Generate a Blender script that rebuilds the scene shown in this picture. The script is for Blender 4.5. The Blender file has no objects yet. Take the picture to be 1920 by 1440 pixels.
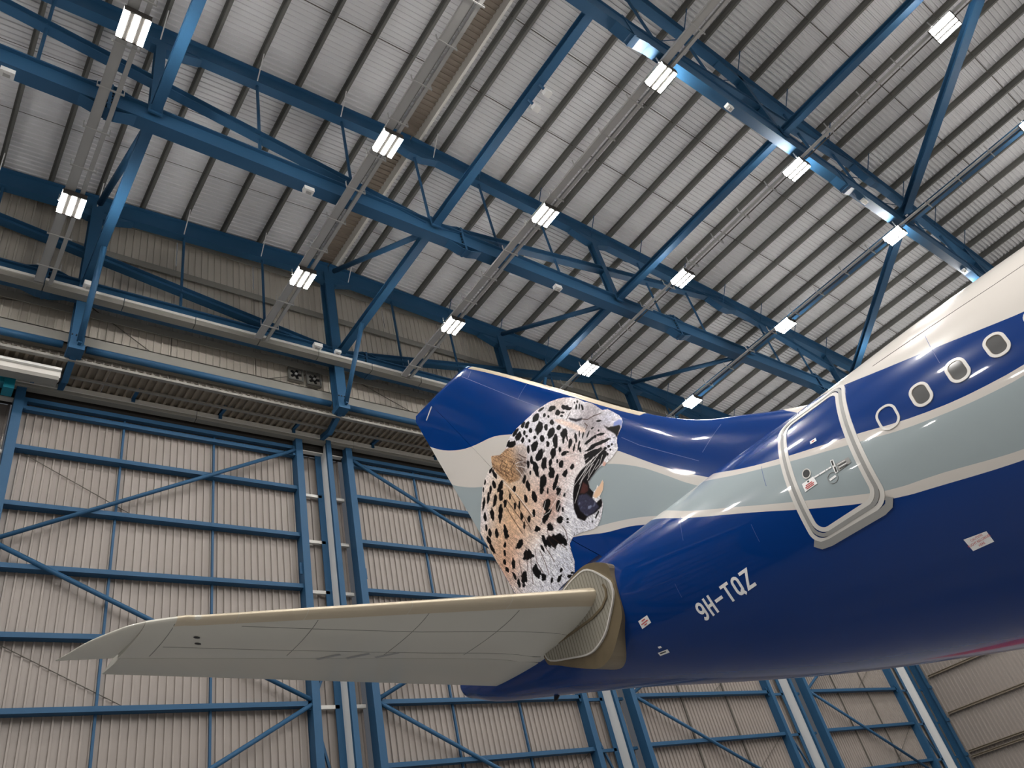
import bpy, math, random
import numpy as np
from mathutils import Vector, Matrix

random.seed(7)
sc = bpy.context.scene
COL = sc.collection
E = 1.6                      # eye height above the hangar floor; heights below are given from eye level

# ------------------------------------------------------------------ camera, world, exposure
cam_d = bpy.data.cameras.new('camera'); cam = bpy.data.objects.new('camera', cam_d); COL.objects.link(cam)
cam_d.sensor_fit = 'HORIZONTAL'; cam_d.sensor_width = 36.0; cam_d.lens = 26.7055
cam_d.clip_start = 0.1; cam_d.clip_end = 400
CR = np.array([[0.785089, -0.578175, -0.222145], [0.219607, 0.595196, -0.77299], [0.579143, 0.558082, 0.594254]])
cam.matrix_world = Matrix(((CR[0][0], -CR[1][0], -CR[2][0], 0), (CR[0][1], -CR[1][1], -CR[2][1], 0),
                           (CR[0][2], -CR[1][2], -CR[2][2], E), (0, 0, 0, 1)))
sc.camera = cam
world = bpy.data.worlds.new('world'); sc.world = world; world.use_nodes = True
world.node_tree.nodes['Background'].inputs[0].default_value = (0.8, 0.85, 0.95, 1)
world.node_tree.nodes['Background'].inputs[1].default_value = 0.05
sc.view_settings.view_transform = 'Standard'; sc.view_settings.look = 'None'
sc.view_settings.gamma = 1.0; sc.view_settings.use_curve_mapping = False
sc.view_settings.exposure = 0.82
LAMP = 120.0                 # radiance of the floodlight tubes
try:
    sc.cycles.max_bounces = 6; sc.cycles.diffuse_bounces = 4; sc.cycles.glossy_bounces = 3; sc.cycles.transmission_bounces = 2
    sc.cycles.use_adaptive_sampling = True; sc.cycles.adaptive_threshold = 0.04
    sc.cycles.use_denoising = True; sc.cycles.sample_clamp_indirect = 8.0
    sc.cycles.caustics_reflective = False; sc.cycles.caustics_refractive = False
except Exception:
    pass

# ------------------------------------------------------------------ materials
def lin(c):
    return tuple((v / 255 / 12.92 if v / 255 <= 0.04045 else ((v / 255 + 0.055) / 1.055) ** 2.4) for v in c)
def mat(name, rgb, rough=0.5, metal=0.0, coat=0.0, var=0.0, vscale=1.0, bump=0.0, spec=0.5):
    m = bpy.data.materials.new(name); m.use_nodes = True
    nt = m.node_tree; b = nt.nodes['Principled BSDF']
    c = lin(rgb)
    b.inputs['Base Color'].default_value = (*c, 1); b.inputs['Roughness'].default_value = rough
    b.inputs['Metallic'].default_value = metal; b.inputs['Coat Weight'].default_value = coat
    b.inputs['Coat Roughness'].default_value = 0.06; b.inputs['Specular IOR Level'].default_value = spec
    if var or bump:
        tc = nt.nodes.new('ShaderNodeTexCoord'); n = nt.nodes.new('ShaderNodeTexNoise')
        n.inputs['Scale'].default_value = vscale; n.inputs['Detail'].default_value = 4
        nt.links.new(tc.outputs['Object'], n.inputs['Vector'])
        if var:
            r = nt.nodes.new('ShaderNodeMix'); r.data_type = 'RGBA'
            r.inputs['A'].default_value = (*[v * (1 - var) for v in c], 1)
            r.inputs['B'].default_value = (*[min(1, v * (1 + var)) for v in c], 1)
            nt.links.new(n.outputs['Fac'], r.inputs['Factor']); nt.links.new(r.outputs['Result'], b.inputs['Base Color'])
        if bump:
            bp = nt.nodes.new('ShaderNodeBump'); bp.inputs['Strength'].default_value = bump
            nt.links.new(n.outputs['Fac'], bp.inputs['Height']); nt.links.new(bp.outputs['Normal'], b.inputs['Normal'])
    return m
def emis(name, rgb, s):
    m = bpy.data.materials.new(name); m.use_nodes = True; nt = m.node_tree
    nt.nodes.remove(nt.nodes['Principled BSDF']); e = nt.nodes.new('ShaderNodeEmission')
    e.inputs[0].default_value = (*lin(rgb), 1); e.inputs[1].default_value = s
    nt.links.new(e.outputs[0], nt.nodes['Material Output'].inputs[0]); return m
M_STEEL = mat('blue_steel_paint', (42, 82, 115), 0.5, var=0.06, vscale=0.6, spec=0.25)
M_SHEET = mat('cladding_sheet', (147, 139, 133), 0.45, var=0.05, vscale=0.25)
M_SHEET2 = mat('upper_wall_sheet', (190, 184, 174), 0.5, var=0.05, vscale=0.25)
M_ROOF = mat('roof_sheet', (216, 216, 218), 0.5, var=0.04, vscale=0.2)
M_RIDGE = mat('ridge_vent_sheet', (150, 138, 126), 0.6)
M_PURLIN = mat('galvanised_purlin', (102, 102, 98), 0.55, metal=0.1)
M_GALV = mat('galvanised_tray', (172, 172, 170), 0.5, metal=0.2, var=0.08, vscale=2)
M_GUTTER = mat('grey_gutter', (134, 132, 126), 0.5)
M_WHITE = mat('white_metal', (226, 226, 224), 0.4)
M_WHITE2 = mat('white_rail', (208, 206, 200), 0.4, var=0.08, vscale=0.8)
M_TAN = mat('wall_girt', (140, 130, 114), 0.5)
M_DARK = mat('painted_recess_shade', (24, 20, 16), 0.8)
M_FLOOR = mat('sealed_concrete', (150, 150, 150), 0.35, var=0.05, vscale=0.3)
M_PLAIN = mat('plain_wall', (170, 164, 156), 0.6)
M_RED = mat('red_reflection_colour', (170, 12, 18), 0.4)
M_TEAL = mat('teal_machine', (18, 120, 140), 0.4)
M_RODW = mat('thin_rod', (205, 205, 205), 0.5)
M_WIRE = mat('dark_rod', (92, 88, 82), 0.6)
M_BLACK = mat('black', (12, 12, 13), 0.4)
M_TUBE = emis('floodlight_tube', (255, 251, 246), LAMP)
M_HOUS = mat('floodlight_housing', (46, 42, 38), 0.7)

# ------------------------------------------------------------------ helpers
WLOC = {}
def tag(o, label=None, cat=None, group=None, kind=None):
    if label: o['label'] = label
    if cat: o['category'] = cat
    if group: o['group'] = group
    if kind: o['kind'] = kind
    return o
def thing(name, loc, label, cat, group=None, kind=None):
    """Empty at a thing's base; heights in loc are measured from the eye level."""
    o = bpy.data.objects.new(name, None); COL.objects.link(o)
    o.location = (loc[0], loc[1], loc[2] + E); o.empty_display_size = 0.3
    WLOC[o] = Vector(o.location); return tag(o, label, cat, group, kind)
class MB:
    """collects faces in hangar coordinates (x along the door wall, y towards it, z from eye level)"""
    def __init__(s): s.v = []; s.f = []
    def add(s, vs, fs):
        n = len(s.v); s.v += [tuple(v) for v in vs]; s.f += [tuple(i + n for i in f) for f in fs]; return s
    def box(s, x0, x1, y0, y1, z0, z1):
        return s.add([(x, y, z) for z in (z0, z1) for y in (y0, y1) for x in (x0, x1)],
                     [(0, 2, 3, 1), (4, 5, 7, 6), (0, 1, 5, 4), (2, 6, 7, 3), (0, 4, 6, 2), (1, 3, 7, 5)])
    def frame(s, p, q, up):
        p, q = Vector(p), Vector(q); d = (q - p).normalized(); up = Vector(up)
        sd = d.cross(up).normalized(); u = sd.cross(d).normalized(); return p, q, sd, u
    def bar(s, p, q, w, h, up=(0, 0, 1)):
        p, q, sd, u = s.frame(p, q, up)
        vs = [e + sd * a * w / 2 + u * b * h / 2 for e in (p, q) for a, b in ((-1, -1), (1, -1), (1, 1), (-1, 1))]
        return s.add(vs, [(0, 1, 2, 3), (7, 6, 5, 4), (0, 4, 5, 1), (1, 5, 6, 2), (2, 6, 7, 3), (3, 7, 4, 0)])
    def tube(s, p, q, r, n=10):
        d = (Vector(q) - Vector(p)).normalized(); up = (0, 0, 1) if abs(d.z) < 0.95 else (1, 0, 0)
        p, q, sd, u = s.frame(p, q, up)
        vs = [e + sd * math.cos(t) * r + u * math.sin(t) * r for e in (p, q) for t in [2 * math.pi * i / n for i in range(n)]]
        fs = [(i, (i + 1) % n, n + (i + 1) % n, n + i) for i in range(n)]
        return s.add(vs, fs + [tuple(range(n))[::-1], tuple(range(n, 2 * n))])
    def hbeam(s, p, q, depth, width, tf=0.03, tw=0.03, up=(0, 0, 1)):
        P, Q, sd, u = s.frame(p, q, up)
        for c in (-1, 1):
            o = u * c * (depth / 2 - tf / 2); s.bar(P + o, Q + o, width, tf, up)
        return s.bar(P, Q, tw, depth - 2 * tf, up)
    def prism(s, poly, axis, a0, a1):
        """polygon in the two remaining axes, extruded along axis"""
        n = len(poly); vs = []
        for a in (a0, a1):
            for (i, j) in poly: vs.append({'x': (a, i, j), 'y': (i, a, j), 'z': (i, j, a)}[axis])
        return s.add(vs, [tuple(range(n)), tuple(range(2 * n - 1, n - 1, -1))] + [(i, n + i, n + (i + 1) % n, (i + 1) % n) for i in range(n)])
    def mesh(s, name, material, off=(0, 0, 0), smooth=False):
        me = bpy.data.meshes.new(name); o = Vector(off)
        me.from_pydata([tuple(Vector(v) - o) for v in s.v], [], s.f); me.materials.append(material)
        if smooth: me.polygons.foreach_set('use_smooth', [True] * len(me.polygons))
        me.update(); return me
    def build(s, name, material, parent=None, smooth=False):
        off = Vector((0, 0, -E)) if parent is None else WLOC[parent] - Vector((0, 0, E))
        o = bpy.data.objects.new(name, s.mesh(name, material, off, smooth)); COL.objects.link(o)
        if parent is not None: o.parent = parent; WLOC[o] = WLOC[parent]
        else: WLOC[o] = Vector((0, 0, 0))
        return o
    def local(s, name, material, parent, smooth=False, off=(0, 0, 0)):
        """vertices already in the parent's own frame"""
        o = bpy.data.objects.new(name, s.mesh(name, material, off, smooth)); COL.objects.link(o); o.parent = parent; return o
def box(*a): return MB().box(*a)
def copy_tree(o, parent=None):
    c = o.copy(); COL.objects.link(c); c.parent = parent
    for ch in list(o.children): copy_tree(ch, c)
    return c
def copy_part(o, parent, loc=None):
    c = o.copy(); COL.objects.link(c); c.parent = parent
    if loc is not None: c.location = loc
    return c
def ribs(axis, u0, u1, pitch, depth, f=0.55):
    """trapezoid profile: list of (u, offset)"""
    n = max(1, round((u1 - u0) / pitch)); p = (u1 - u0) / n; out = [(u0, 0)]
    for i in range(n):
        b = u0 + i * p
        out += [(b + p * f, 0), (b + p * (f + 0.05), depth), (b + p * 0.95, depth), (b + p, 0)]
    return out
def sheet_wall(x0, x1, y, z0, z1, pitch=0.235, depth=0.06):
    """upright sheet facing -y with upright ribs standing out towards -y"""
    pr = ribs('x', x0, x1, pitch, depth, 0.7); m = MB(); n = len(pr)
    m.add([(u, y - d, z) for z in (z0, z1) for u, d in pr], [(i, i + 1, n + i + 1, n + i) for i in range(n - 1)])
    return m

# ------------------------------------------------------------------ room shell
XL, XR, YF, YD = -29.8, 55.0, -58.0, 24.0        # left wall, right wall, far end behind the viewpoint, door plane
ZF = -E
tag(box(XL - .2, XR + .2, YF - .2, YD + 1.0, ZF - 0.3, ZF).build('floor', M_FLOOR), 'pale sealed concrete hangar floor', 'floor', kind='structure')
tag(MB().prism([(19.0, 7.4), (20.0, 6.2), (29.0, 12.8), (28.0, 14.0)], 'z', ZF, ZF + 0.008).build('red_reflection_strip', M_RED), 'unseen red strip added on the floor for its reflection in the belly', 'added reflection strip', kind='structure')  # unseen strip, added so the glossy belly mirrors a red streak
RIDGE = 12.7
def zroof(x): return 27.95 - 0.06 * abs(x - RIDGE)

ceil = thing('ceiling', (RIDGE, 10, 27.9), 'ribbed pale grey metal roof on dark purlins', 'ceiling', kind='structure')
def roof_strip(xa, xb, y0, y1, n):
    pr = ribs('y', y0, y1, (y1 - y0) / n, 0.065, 0.62); m = MB(); k = len(pr)
    m.add([(x, y, zroof(x) - d) for x in (xa, xb) for y, d in pr], [(i, i + 1, k + i + 1, k + i) for i in range(k - 1)])
    return m
YS0, YS1, NS = -13.0, 22.6, 36
sw = (YS1 - YS0) / NS
for side, (xa, xb) in enumerate(((XL, RIDGE - 0.5), (RIDGE + 0.5, XR))):
    first = None
    for i in range(NS):
        if first is None:
            first = roof_strip(xa, xb, YS0, YS0 + sw - 0.006, 5).build('roof_sheet', M_ROOF, ceil)
        else:
            copy_part(first, ceil, (0, i * sw, 0))
for (xa, xb) in ((XL, RIDGE - 0.5), (RIDGE + 0.5, XR)):
    MB().add([(xa, YF, zroof(xa)), (xb, YF, zroof(xb)), (xb, YS0, zroof(xb)), (xa, YS0, zroof(xa))], [(0, 1, 2, 3)]).build('roof_sheet', M_ROOF, ceil)
# ridge ventilator: raised ribbed lid with pale side flashings
pr = ribs('y', YS0, YS1, 0.22, 0.06, 0.5)
m = MB(); k = len(pr)
m.add([(x, y, 28.15 - d) for x in (RIDGE - 0.55, RIDGE + 0.55) for y, d in pr], [(i, i + 1, k + i + 1, k + i) for i in range(k - 1)])
m.build('ridge_vent_lid', M_RIDGE, ceil)
for s, w in ((-1, 0.04), (1, 0.16)):
    xa = RIDGE + s * 0.5
    box(min(xa, xa + s * 0.04 - s * w), max(xa, xa + s * 0.04 - s * w), YS0, YS1, 27.62, 28.2).build('ridge_flashing', M_WHITE2, ceil)
box(RIDGE - 0.7, RIDGE + 0.7, YF, YS0, 28.0, 28.06).build('ridge_vent_lid', M_RIDGE, ceil)
# purlins
PX = [x for x in [2.9 + 1.625 * k for k in range(-19, 33)] if x < XR - 0.2 and abs(x - 12.65) > 0.5]
PX += [RIDGE - 0.85, RIDGE + 0.85]
pm = MB().box(-0.012, 0.012, YS0 - 10, 22.3 - 10, -0.26, 0).box(-0.012, 0.09, YS0 - 10, 22.3 - 10, -0.265, -0.25).box(-0.09, 0.012, YS0 - 10, 22.3 - 10, -0.012, 0)
pmesh = pm.mesh('purlin', M_PURLIN)
for x in sorted(PX):
    o = bpy.data.objects.new('purlin', pmesh); COL.objects.link(o); o.parent = ceil
    o.location = (x - RIDGE, 0, zroof(x) - 0.06 - 27.9)
for y in (10.87, 7.73, 1.47, -1.67, 16.6, 19.1):
    r = 0.02 if y < 14 else 0.012
    for xa, xb in ((XL, RIDGE - 0.8), (RIDGE + 0.8, XR)):
        MB().tube((xa, y, zroof(xa) - 0.2), (xb, y, zroof(xb) - 0.2), r, 5).build('sag_rod', M_WIRE, ceil)

tag(box(XL - .2, XL, YF, YD + 1, ZF, zroof(XL) + .1).build('wall_left', M_PLAIN), 'plain grey end wall far to the left', 'wall', kind='structure')
tag(box(XL - .2, XR + .2, YF - .2, YF, ZF, 28.3).build('wall_front', M_PLAIN), 'plain grey wall far behind the viewpoint', 'wall', kind='structure')

# right side wall: upright ribs, tan girts
wr = thing('wall_right', (XR, 18, ZF), 'tan ribbed side wall with sloping-looking girts at lower right', 'wall', kind='structure')
def side_sheet(y0, y1):
    pr = ribs('y', y0, y1, 0.24, 0.05, 0.6); m = MB(); n = len(pr)
    return m.add([(XR - d, y, z) for z in (ZF, zroof(XR)) for y, d in pr], [(i, n + i, n + i + 1, i + 1) for i in range(n - 1)])
f = side_sheet(YD - 0.98, YD).build('cladding_sheet', M_SHEET, wr)
for i in range(1, 14): copy_part(f, wr, (0, -i, 0))
box(XR + .02, XR + .2, YF, YD + 1, ZF, zroof(XR) + .05).build('backing_sheet', M_PLAIN, wr)
for z, d in ((8.75, .14), (6.4, .14), (4.12, .12), (3.8, .12), (1.4, .14), (11, .14), (13.3, .14), (15.6, .14), (18, .14), (20.4, .14)):
    MB().hbeam((XR - 0.17, YD - 0.4, z), (XR - 0.17, 6, z), d, 0.2, 0.02, 0.02).build('girt', M_TAN, wr)

# ------------------------------------------------------------------ sliding hangar doors
GZ = [8.15 + 2.05 * k for k in range(-4, 5)]
def door_leaf(n, x0, x1, flip, label):
    """x0, x1: left faces of the two edge columns"""
    t = thing('door_%d' % n, ((x0 + x1) / 2, YD, ZF), label, 'hangar door', kind='structure')
    W = 0.28; xa = x0 + W; xb = x1; mw = 0.035 if n < 4 else 0.024
    mul = [xa + (xb - xa) * k / 3 for k in range(4)]
    for k in range(3):
        sheet_wall(mul[k] + 0.01, mul[k + 1] - 0.01, YD, ZF, 18.3).build('cladding_sheet', M_SHEET, t)
    for x in (x0, x1):
        c = MB().box(x, x + W, YD - 0.45, YD - 0.42, ZF, 18.75).box(x, x + W, YD - 0.03, YD, ZF, 18.75).box(x + 0.0, x + 0.03, YD - 0.42, YD - 0.03, ZF, 18.75)
        c.box(x + W - 0.03, x + W, YD - 0.42, YD - 0.03, ZF, 18.75).box(x, x + W, YD - 0.45, YD, 18.73, 18.75)
        col = c.build('edge_column', M_STEEL, t)
        for z in (18.0, 12.85, 8.1, 2.95):
            box(x - 0.1 if x == x1 else x + W, x if x == x1 else x + W + 0.1, YD - 0.34, YD - 0.32, z - 0.22, z + 0.22).build('gusset', M_STEEL, col)
    for z in GZ:
        m = MB().box(xa, xb, YD - 0.34, YD - 0.05, z - 0.02, z).box(xa, xb, YD - 0.34, YD - 0.31, z - 0.13, z - 0.02).box(xa, xb, YD - 0.34, YD - 0.05, z - 0.15, z - 0.13)
        m.build('girt', M_STEEL, t)
    for z in (18.12, 17.78):
        box(xa, xb, YD - 0.28, YD - 0.1, z, z + 0.16).build('top_rail', M_STEEL, t)
    for x in mul[1:3]:
        box(x - mw, x + mw, YD - 0.14, YD - 0.03, ZF, 18.2).build('mullion', M_STEEL if n < 4 else M_WIRE, t)
    nz = [18.1, 12.9, 8.1, 2.9, -1.5]
    for k in range(4):
        a, b = (xb, xa) if (k % 2 == 0) ^ flip else (xa, xb)
        MB().tube((a, YD - 0.36, nz[k] - 0.08), (b, YD - 0.36, nz[k + 1] + 0.08), 0.075, 8).build('brace', M_STEEL, t, True)
    for k in range(3):
        a, b = (xa, xb) if not flip else (xb, xa)
        z = (16.35, 10.25, 6.0)[k]
        MB().tube((a, YD - 0.07, z), (a + (b - a) * 0.42, YD - 0.07, z - 2.1), 0.014, 5).build('tie_wire', M_WIRE, t)
    return t
door_leaf(1, -10.8, -1.1, True, 'hangar door leaf cut off by the left picture edge')
door_leaf(2, 1.72, 11.42, False, 'wide ribbed hangar door leaf behind the stabilizer tip')
door_leaf(3, 13.64, 23.33, True, 'ribbed hangar door leaf behind the leopard tail fin')
door_leaf(4, 26.27, 36.54, True, 'ribbed hangar door leaf seen below the middle of the fuselage')
door_leaf(5, 40.0, 49.96, True, 'ribbed hangar door leaf nearest the right side wall')
GAPS = [(-1.1, 1.72, 0.6), (11.42, 13.64, 12.75), (23.33, 26.27, 25.1), (36.54, 40.0, 38.55), (49.96, 54.2, 52.2)]
WHERE = ['at the left picture edge', 'between the two left door leaves', 'below the tail cone', 'below the fuselage belly', 'beside the right side wall']
for gi, (xa, xb, xp) in enumerate(GAPS):
    t = thing('door_post', (xp, YD, ZF), 'blue and white guide post with infill sheets ' + WHERE[gi], 'door post', 'guide posts between door leaves')
    sheet_wall(xa + 0.3, xb - 0.01, YD + 0.35, ZF, 18.3, 0.3).build('infill_sheet', M_SHEET, t)
    box(xp, xp + 0.06, YD - 0.42, YD + 0.1, ZF, 18.75).build('white_face', M_WHITE, t)
    box(xp - 0.26, xp, YD + 0.1, YD + 0.14, ZF, 18.75).build('back_flange', M_STEEL, t)
    MB().box(xp - 0.03, xp + 0.18, YD - 0.54, YD - 0.42, ZF, 18.7).box(xp + 0.06, xp + 0.18, YD - 0.42, YD - 0.1, ZF, 18.7).build('front_flange', M_STEEL, t)
    for z in GZ:
        box(xa + 0.28, xp - 0.1, YD + 0.1, YD + 0.22, z - 0.12, z).build('spacer_rail', M_WHITE2 if gi < 2 else M_STEEL, t)
        box(xp + 0.1, xb, YD + 0.1, YD + 0.22, z - 0.12, z).build('spacer_rail', M_WHITE2 if gi < 2 else M_STEEL, t)
    MB().bar((xa + 0.3, YD + 0.2, 8.1), (xp - 0.1, YD + 0.2, 4.1), 0.08, 0.08).bar((xa + 0.3, YD + 0.2, 8.2), (xp - 0.1, YD + 0.2, 10.2), 0.08, 0.08).build('gap_brace', M_STEEL, t)
    box(xa + 0.28, xb, YD - 0.1, YD + 0.1, 18.25, 18.45).build('guide_shoe', M_WHITE2, t)
cc = thing('corner_column', (54.35, YD, ZF), 'blue corner column where the door wall meets the side wall', 'column')
MB().hbeam((54.35, YD - 0.1, ZF), (54.35, YD - 0.1, 25.2), 0.5, 0.4, 0.04, 0.04, (0, 1, 0)).build('shaft', M_STEEL, cc)
for z in GZ: box(54.1, 54.6, YD - 0.4, YD - 0.34, z - 0.15, z + 0.05).build('cleat', M_STEEL, cc)

# header rail, soffit, gutter, upper wall
t = thing('trim_1', (12, YD - 0.4, 18.4), 'long pale grey door head rail above the door leaves', 'rail', kind='structure')
x = -12.0
while x < 54.5:
    MB().box(x, min(x + 6.48, 54.6), YD - 0.55, YD - 0.2, 18.68, 18.86).build('rail_length', M_WHITE2, t); MB().box(x, min(x + 6.48, 54.6), YD - 0.5, YD - 0.25, 18.54, 18.68).build('rail_foot', M_GUTTER, t); x += 6.5
box(-12, 54.6, YD - 0.15, YD + 0.3, 18.3, 19.2).build('recess_shade_box', M_DARK, t)  # solid near-black box: shade of the gap behind the rail, put in as colour
t = thing('trim_2', (12, 22.7, 18.9), 'brownish ribbed soffit over the door head', 'soffit', kind='structure')
def soff(x0, x1):
    pr = ribs('x', x0, x1, 0.26, 0.1, 0.55); m = MB(); n = len(pr)
    for (ya, za), (yb, zb) in (((21.95, 18.88), (22.85, 18.93)), ((22.85, 18.93), (23.9, 18.98))):
        m.add([(u, y, z - d) for y, z in ((ya, za), (yb, zb)) for u, d in pr], [(i, i + 1, n + i + 1, n + i) for i in range(n - 1)])
    return m
f = soff(-12, -10.4).build('soffit_sheet', mat('soffit_sheet', (132, 121, 106), 0.6), t)
for i in range(1, 41): copy_part(f, t, (1.62 * i, 0, 0))
box(-12, 54.6, 22.8, 22.88, 18.74, 18.82).build('soffit_purlin', M_GUTTER, t)
box(-12, 54.6, 21.92, 22.06, 18.72, 18.82).build('soffit_purlin', M_GUTTER, t)
for x in (-4.5, 2.1, 5.25, 8.35, 11.3, 14.9, 18.1, 21.3, 27.8, 31, 34.2, 40.7, 43.9, 47.1):
    MB().bar((x, 22.9, 18.85), (x, 23.5, 18.95), 0.12, 0.16).box(x - 0.06, x + 0.06, 23.4, 23.56, 18.7, 19.05).build('rail_bracket', M_STEEL, t)
wb = thing('wall_back', (12, 22.6, 19), 'grey-beige ribbed upper wall above the door head', 'wall', kind='structure')
WB = [2.95 + 3.25 * k for k in range(-6, 17)]
for k in range(len(WB) - 1):
    if WB[k] > 54.9: break
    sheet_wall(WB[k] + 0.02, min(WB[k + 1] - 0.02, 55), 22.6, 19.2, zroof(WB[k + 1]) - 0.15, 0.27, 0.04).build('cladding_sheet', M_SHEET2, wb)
box(-16, 55, 22.66, 22.7, 19, 25.5).build('backing_sheet', M_PLAIN, wb)
for z in (26.9, 24.85, 22.95, 21.5):
    MB().box(-16, 54.9, 22.3, 22.54, z - 0.02, z).box(-16, 54.9, 22.3, 22.33, z - 0.32, z - 0.02).build('girt', M_GUTTER, wb)
MB().box(-16, 54.9, 22.0, 22.5, 19.5, 19.54).box(-16, 54.9, 22.0, 22.04, 19.5, 19.98).box(-16, 54.9, 22.0, 22.5, 19.94, 19.98).build('gutter', M_GUTTER, wb)
for (xa, za, xb, zb) in ((3.3, 21.9, 6.0, 20.0), (9.2, 20.1, 12.3, 21.4), (-0.5, 21.0, 2.6, 21.6), (13.5, 21.6, 17.5, 20.0)):
    MB().tube((xa, 22.48, za), (xb, 22.48, zb), 0.018, 5).build('tie_wire', M_WIRE, wb)
te = thing('eaves_tube', (12, 21.85, 19.25), 'blue tubular rail running along the bottom of the upper wall', 'rail')
for x0 in [-13.0 + 0.0, 3.3, 12.95, 22.75, 32.5, 42.3]:
    x1 = {-13.0: 2.6, 3.3: 12.2, 12.95: 22.05, 22.75: 31.75, 32.5: 41.5, 42.3: 54.0}[x0]
    MB().tube((x0, 21.85, 19.25), (x1, 21.85, 19.25), 0.13, 10).build('tube_length', M_STEEL, te, True)
# pale rail ledge with bright top at tie-beam height
tr = thing('service_ledge', (12, 21.3, 21.0), 'pale grey service trunking running along the upper door wall', 'cable trunking')
x = -13.0
while x < 52.4:
    MB().box(x, x + 2.42, 21.12, 21.42, 21.0, 21.3).build('trunking_length', M_GUTTER, tr); MB().box(x, x + 2.42, 21.08, 21.13, 21.2, 21.31).build('trunking_cap', M_WHITE2, tr); x += 2.45

# ------------------------------------------------------------------ roof trusses
def truss(Y, label, fly, xmax=54.0, boxed=False):
    t = thing('roof_truss', (RIDGE, Y, 21.3), label, 'roof truss', 'blue steel roof trusses')
    xs = [-14.0, 1.75, 14.0, 26.3, 38.5, xmax]
    for a, b in zip(xs, xs[1:]):
        (MB().bar((a, Y, 21.68), (b, Y, 21.68), 0.34, 0.78).bar((a, Y, 22.09), (b, Y, 22.09), 0.46, 0.04) if boxed else MB().hbeam((a, Y, 21.7), (b, Y, 21.7), 0.8, 0.42, 0.05, 0.2)).build('bottom_chord', M_STEEL, t)
    for x in xs[1:-1]:
        g = MB()
        for s in (-1, 1):
            g.prism([(x, 21.12), (x + s * 0.2, 21.12), (x + s * 0.75, 21.32), (x + s * 0.75, 22.08), (x + s * 0.2, 22.32), (x, 22.32)][::s], 'y', Y - 0.04, Y + 0.04)
            for (za, zb) in ((21.12, 21.32), (22.32, 22.08)):
                g.bar((x + s * 0.2, Y, za), (x + s * 0.75, Y, zb), 0.36, 0.03)
                g.bar((x, Y, za), (x + s * 0.2, Y, za), 0.36, 0.03)
        sp = g.build('splice_haunch', M_STEEL, t)
        MB().box(x - 0.04, x + 0.04, Y - 0.2, Y + 0.2, 21.08, 22.36).build('end_plate', M_STEEL, sp)
        bl = MB()
        for k in range(7):
            for s in (-1, 1): bl.box(x + s * 0.06 - 0.02, x + s * 0.06 + 0.02, Y - 0.16, Y - 0.12, 21.2 + k * 0.16, 21.24 + k * 0.16)
        bl.build('bolt_group', M_BLACK, sp)
    # top chord follows the roof
    tx = [-14.0, 2.9, RIDGE, 22.4, 37.0, xmax]
    for a, b in zip(tx, tx[1:]):
        za, zb = zroof(a) - 0.88, zroof(b) - 0.88
        MB().hbeam((a, Y, za), (b, Y, zb), 0.92, 0.34, 0.05, 0.05).build('top_chord', M_STEEL, t)
    for x in (2.95, RIDGE, 22.4, 32.1):
        z = zroof(x) - 1.34
        MB().prism([(x - 1.3, z), (x - 0.3, z - 0.38), (x + 0.3, z - 0.38), (x + 1.3, z)], 'y', Y - 0.16, Y + 0.16).build('node_haunch', M_STEEL, t)
    for (p, q) in (((RIDGE - .3, 22.0), (-6.8, 25.4)), ((RIDGE + .3, 22.0), (32.1, 25.9)), ((51.3, 22.0), (32.1, 25.9))):
        MB().hbeam((p[0], Y, p[1]), (q[0], Y, q[1]), 0.3, 0.3, 0.03, 0.03).build('diagonal', M_STEEL, t)
    for x in (2.95, 22.4, -6.8, 41.9):
        MB().hbeam((x, Y, 22.1), (x, Y, zroof(x) - 1.3), 0.32, 0.3, 0.03, 0.03, (0, 1, 0)).build('post', M_STEEL, t)
    for x in (-0.1, 6.2, 9.5, RIDGE, 15.95, 19.2, 25.6, 28.9, 35.3, 38.6):
        MB().tube((x, Y, 22.1), (x, Y, zroof(x) - 1.3), 0.055, 6).build('hanger_rod', M_STEEL, t)
    for x in (2.95, 6.2, 9.5, 15.95, 19.2, 22.4, 28.9, 35.3, 38.6):
        bo = MB()
        for i in range(2):
            for j in range(2): bo.box(x - 0.14 + 0.16 * i, x - 0.1 + 0.16 * i, Y - 0.06, Y - 0.02, 21.6 + 0.16 * j, 21.64 + 0.16 * j)
        bo.build('bolt_group', M_GALV, t)
    if fly:
        for x in [2.9 + 3.25 * k for k in range(-1, 13)]:
            if abs(x - 12.65) < 0.5: x = RIDGE + 0.9
            MB().tube((x, Y - 0.1, zroof(x) - 1.3), (x + 0.03, Y - 0.75, zroof(x) - 0.3), 0.022, 5).build('fly_brace', M_RODW if x < 14 else M_STEEL, t)
            MB().tube((x, Y + 0.1, zroof(x) - 1.3), (x + 0.03, Y + 0.75, zroof(x) - 0.3), 0.022, 5).build('fly_brace', M_RODW if x < 14 else M_STEEL, t)
    return t
YA, YB, YC = 21.7, 14.0, 4.6
tA = truss(YA, 'blue steel roof truss against the upper door wall', True)
tB = truss(YB, 'blue steel roof truss crossing the middle of the roof', True)
tC = truss(YC, 'blue steel roof truss nearest the viewpoint at upper right', True, boxed=True)
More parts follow.
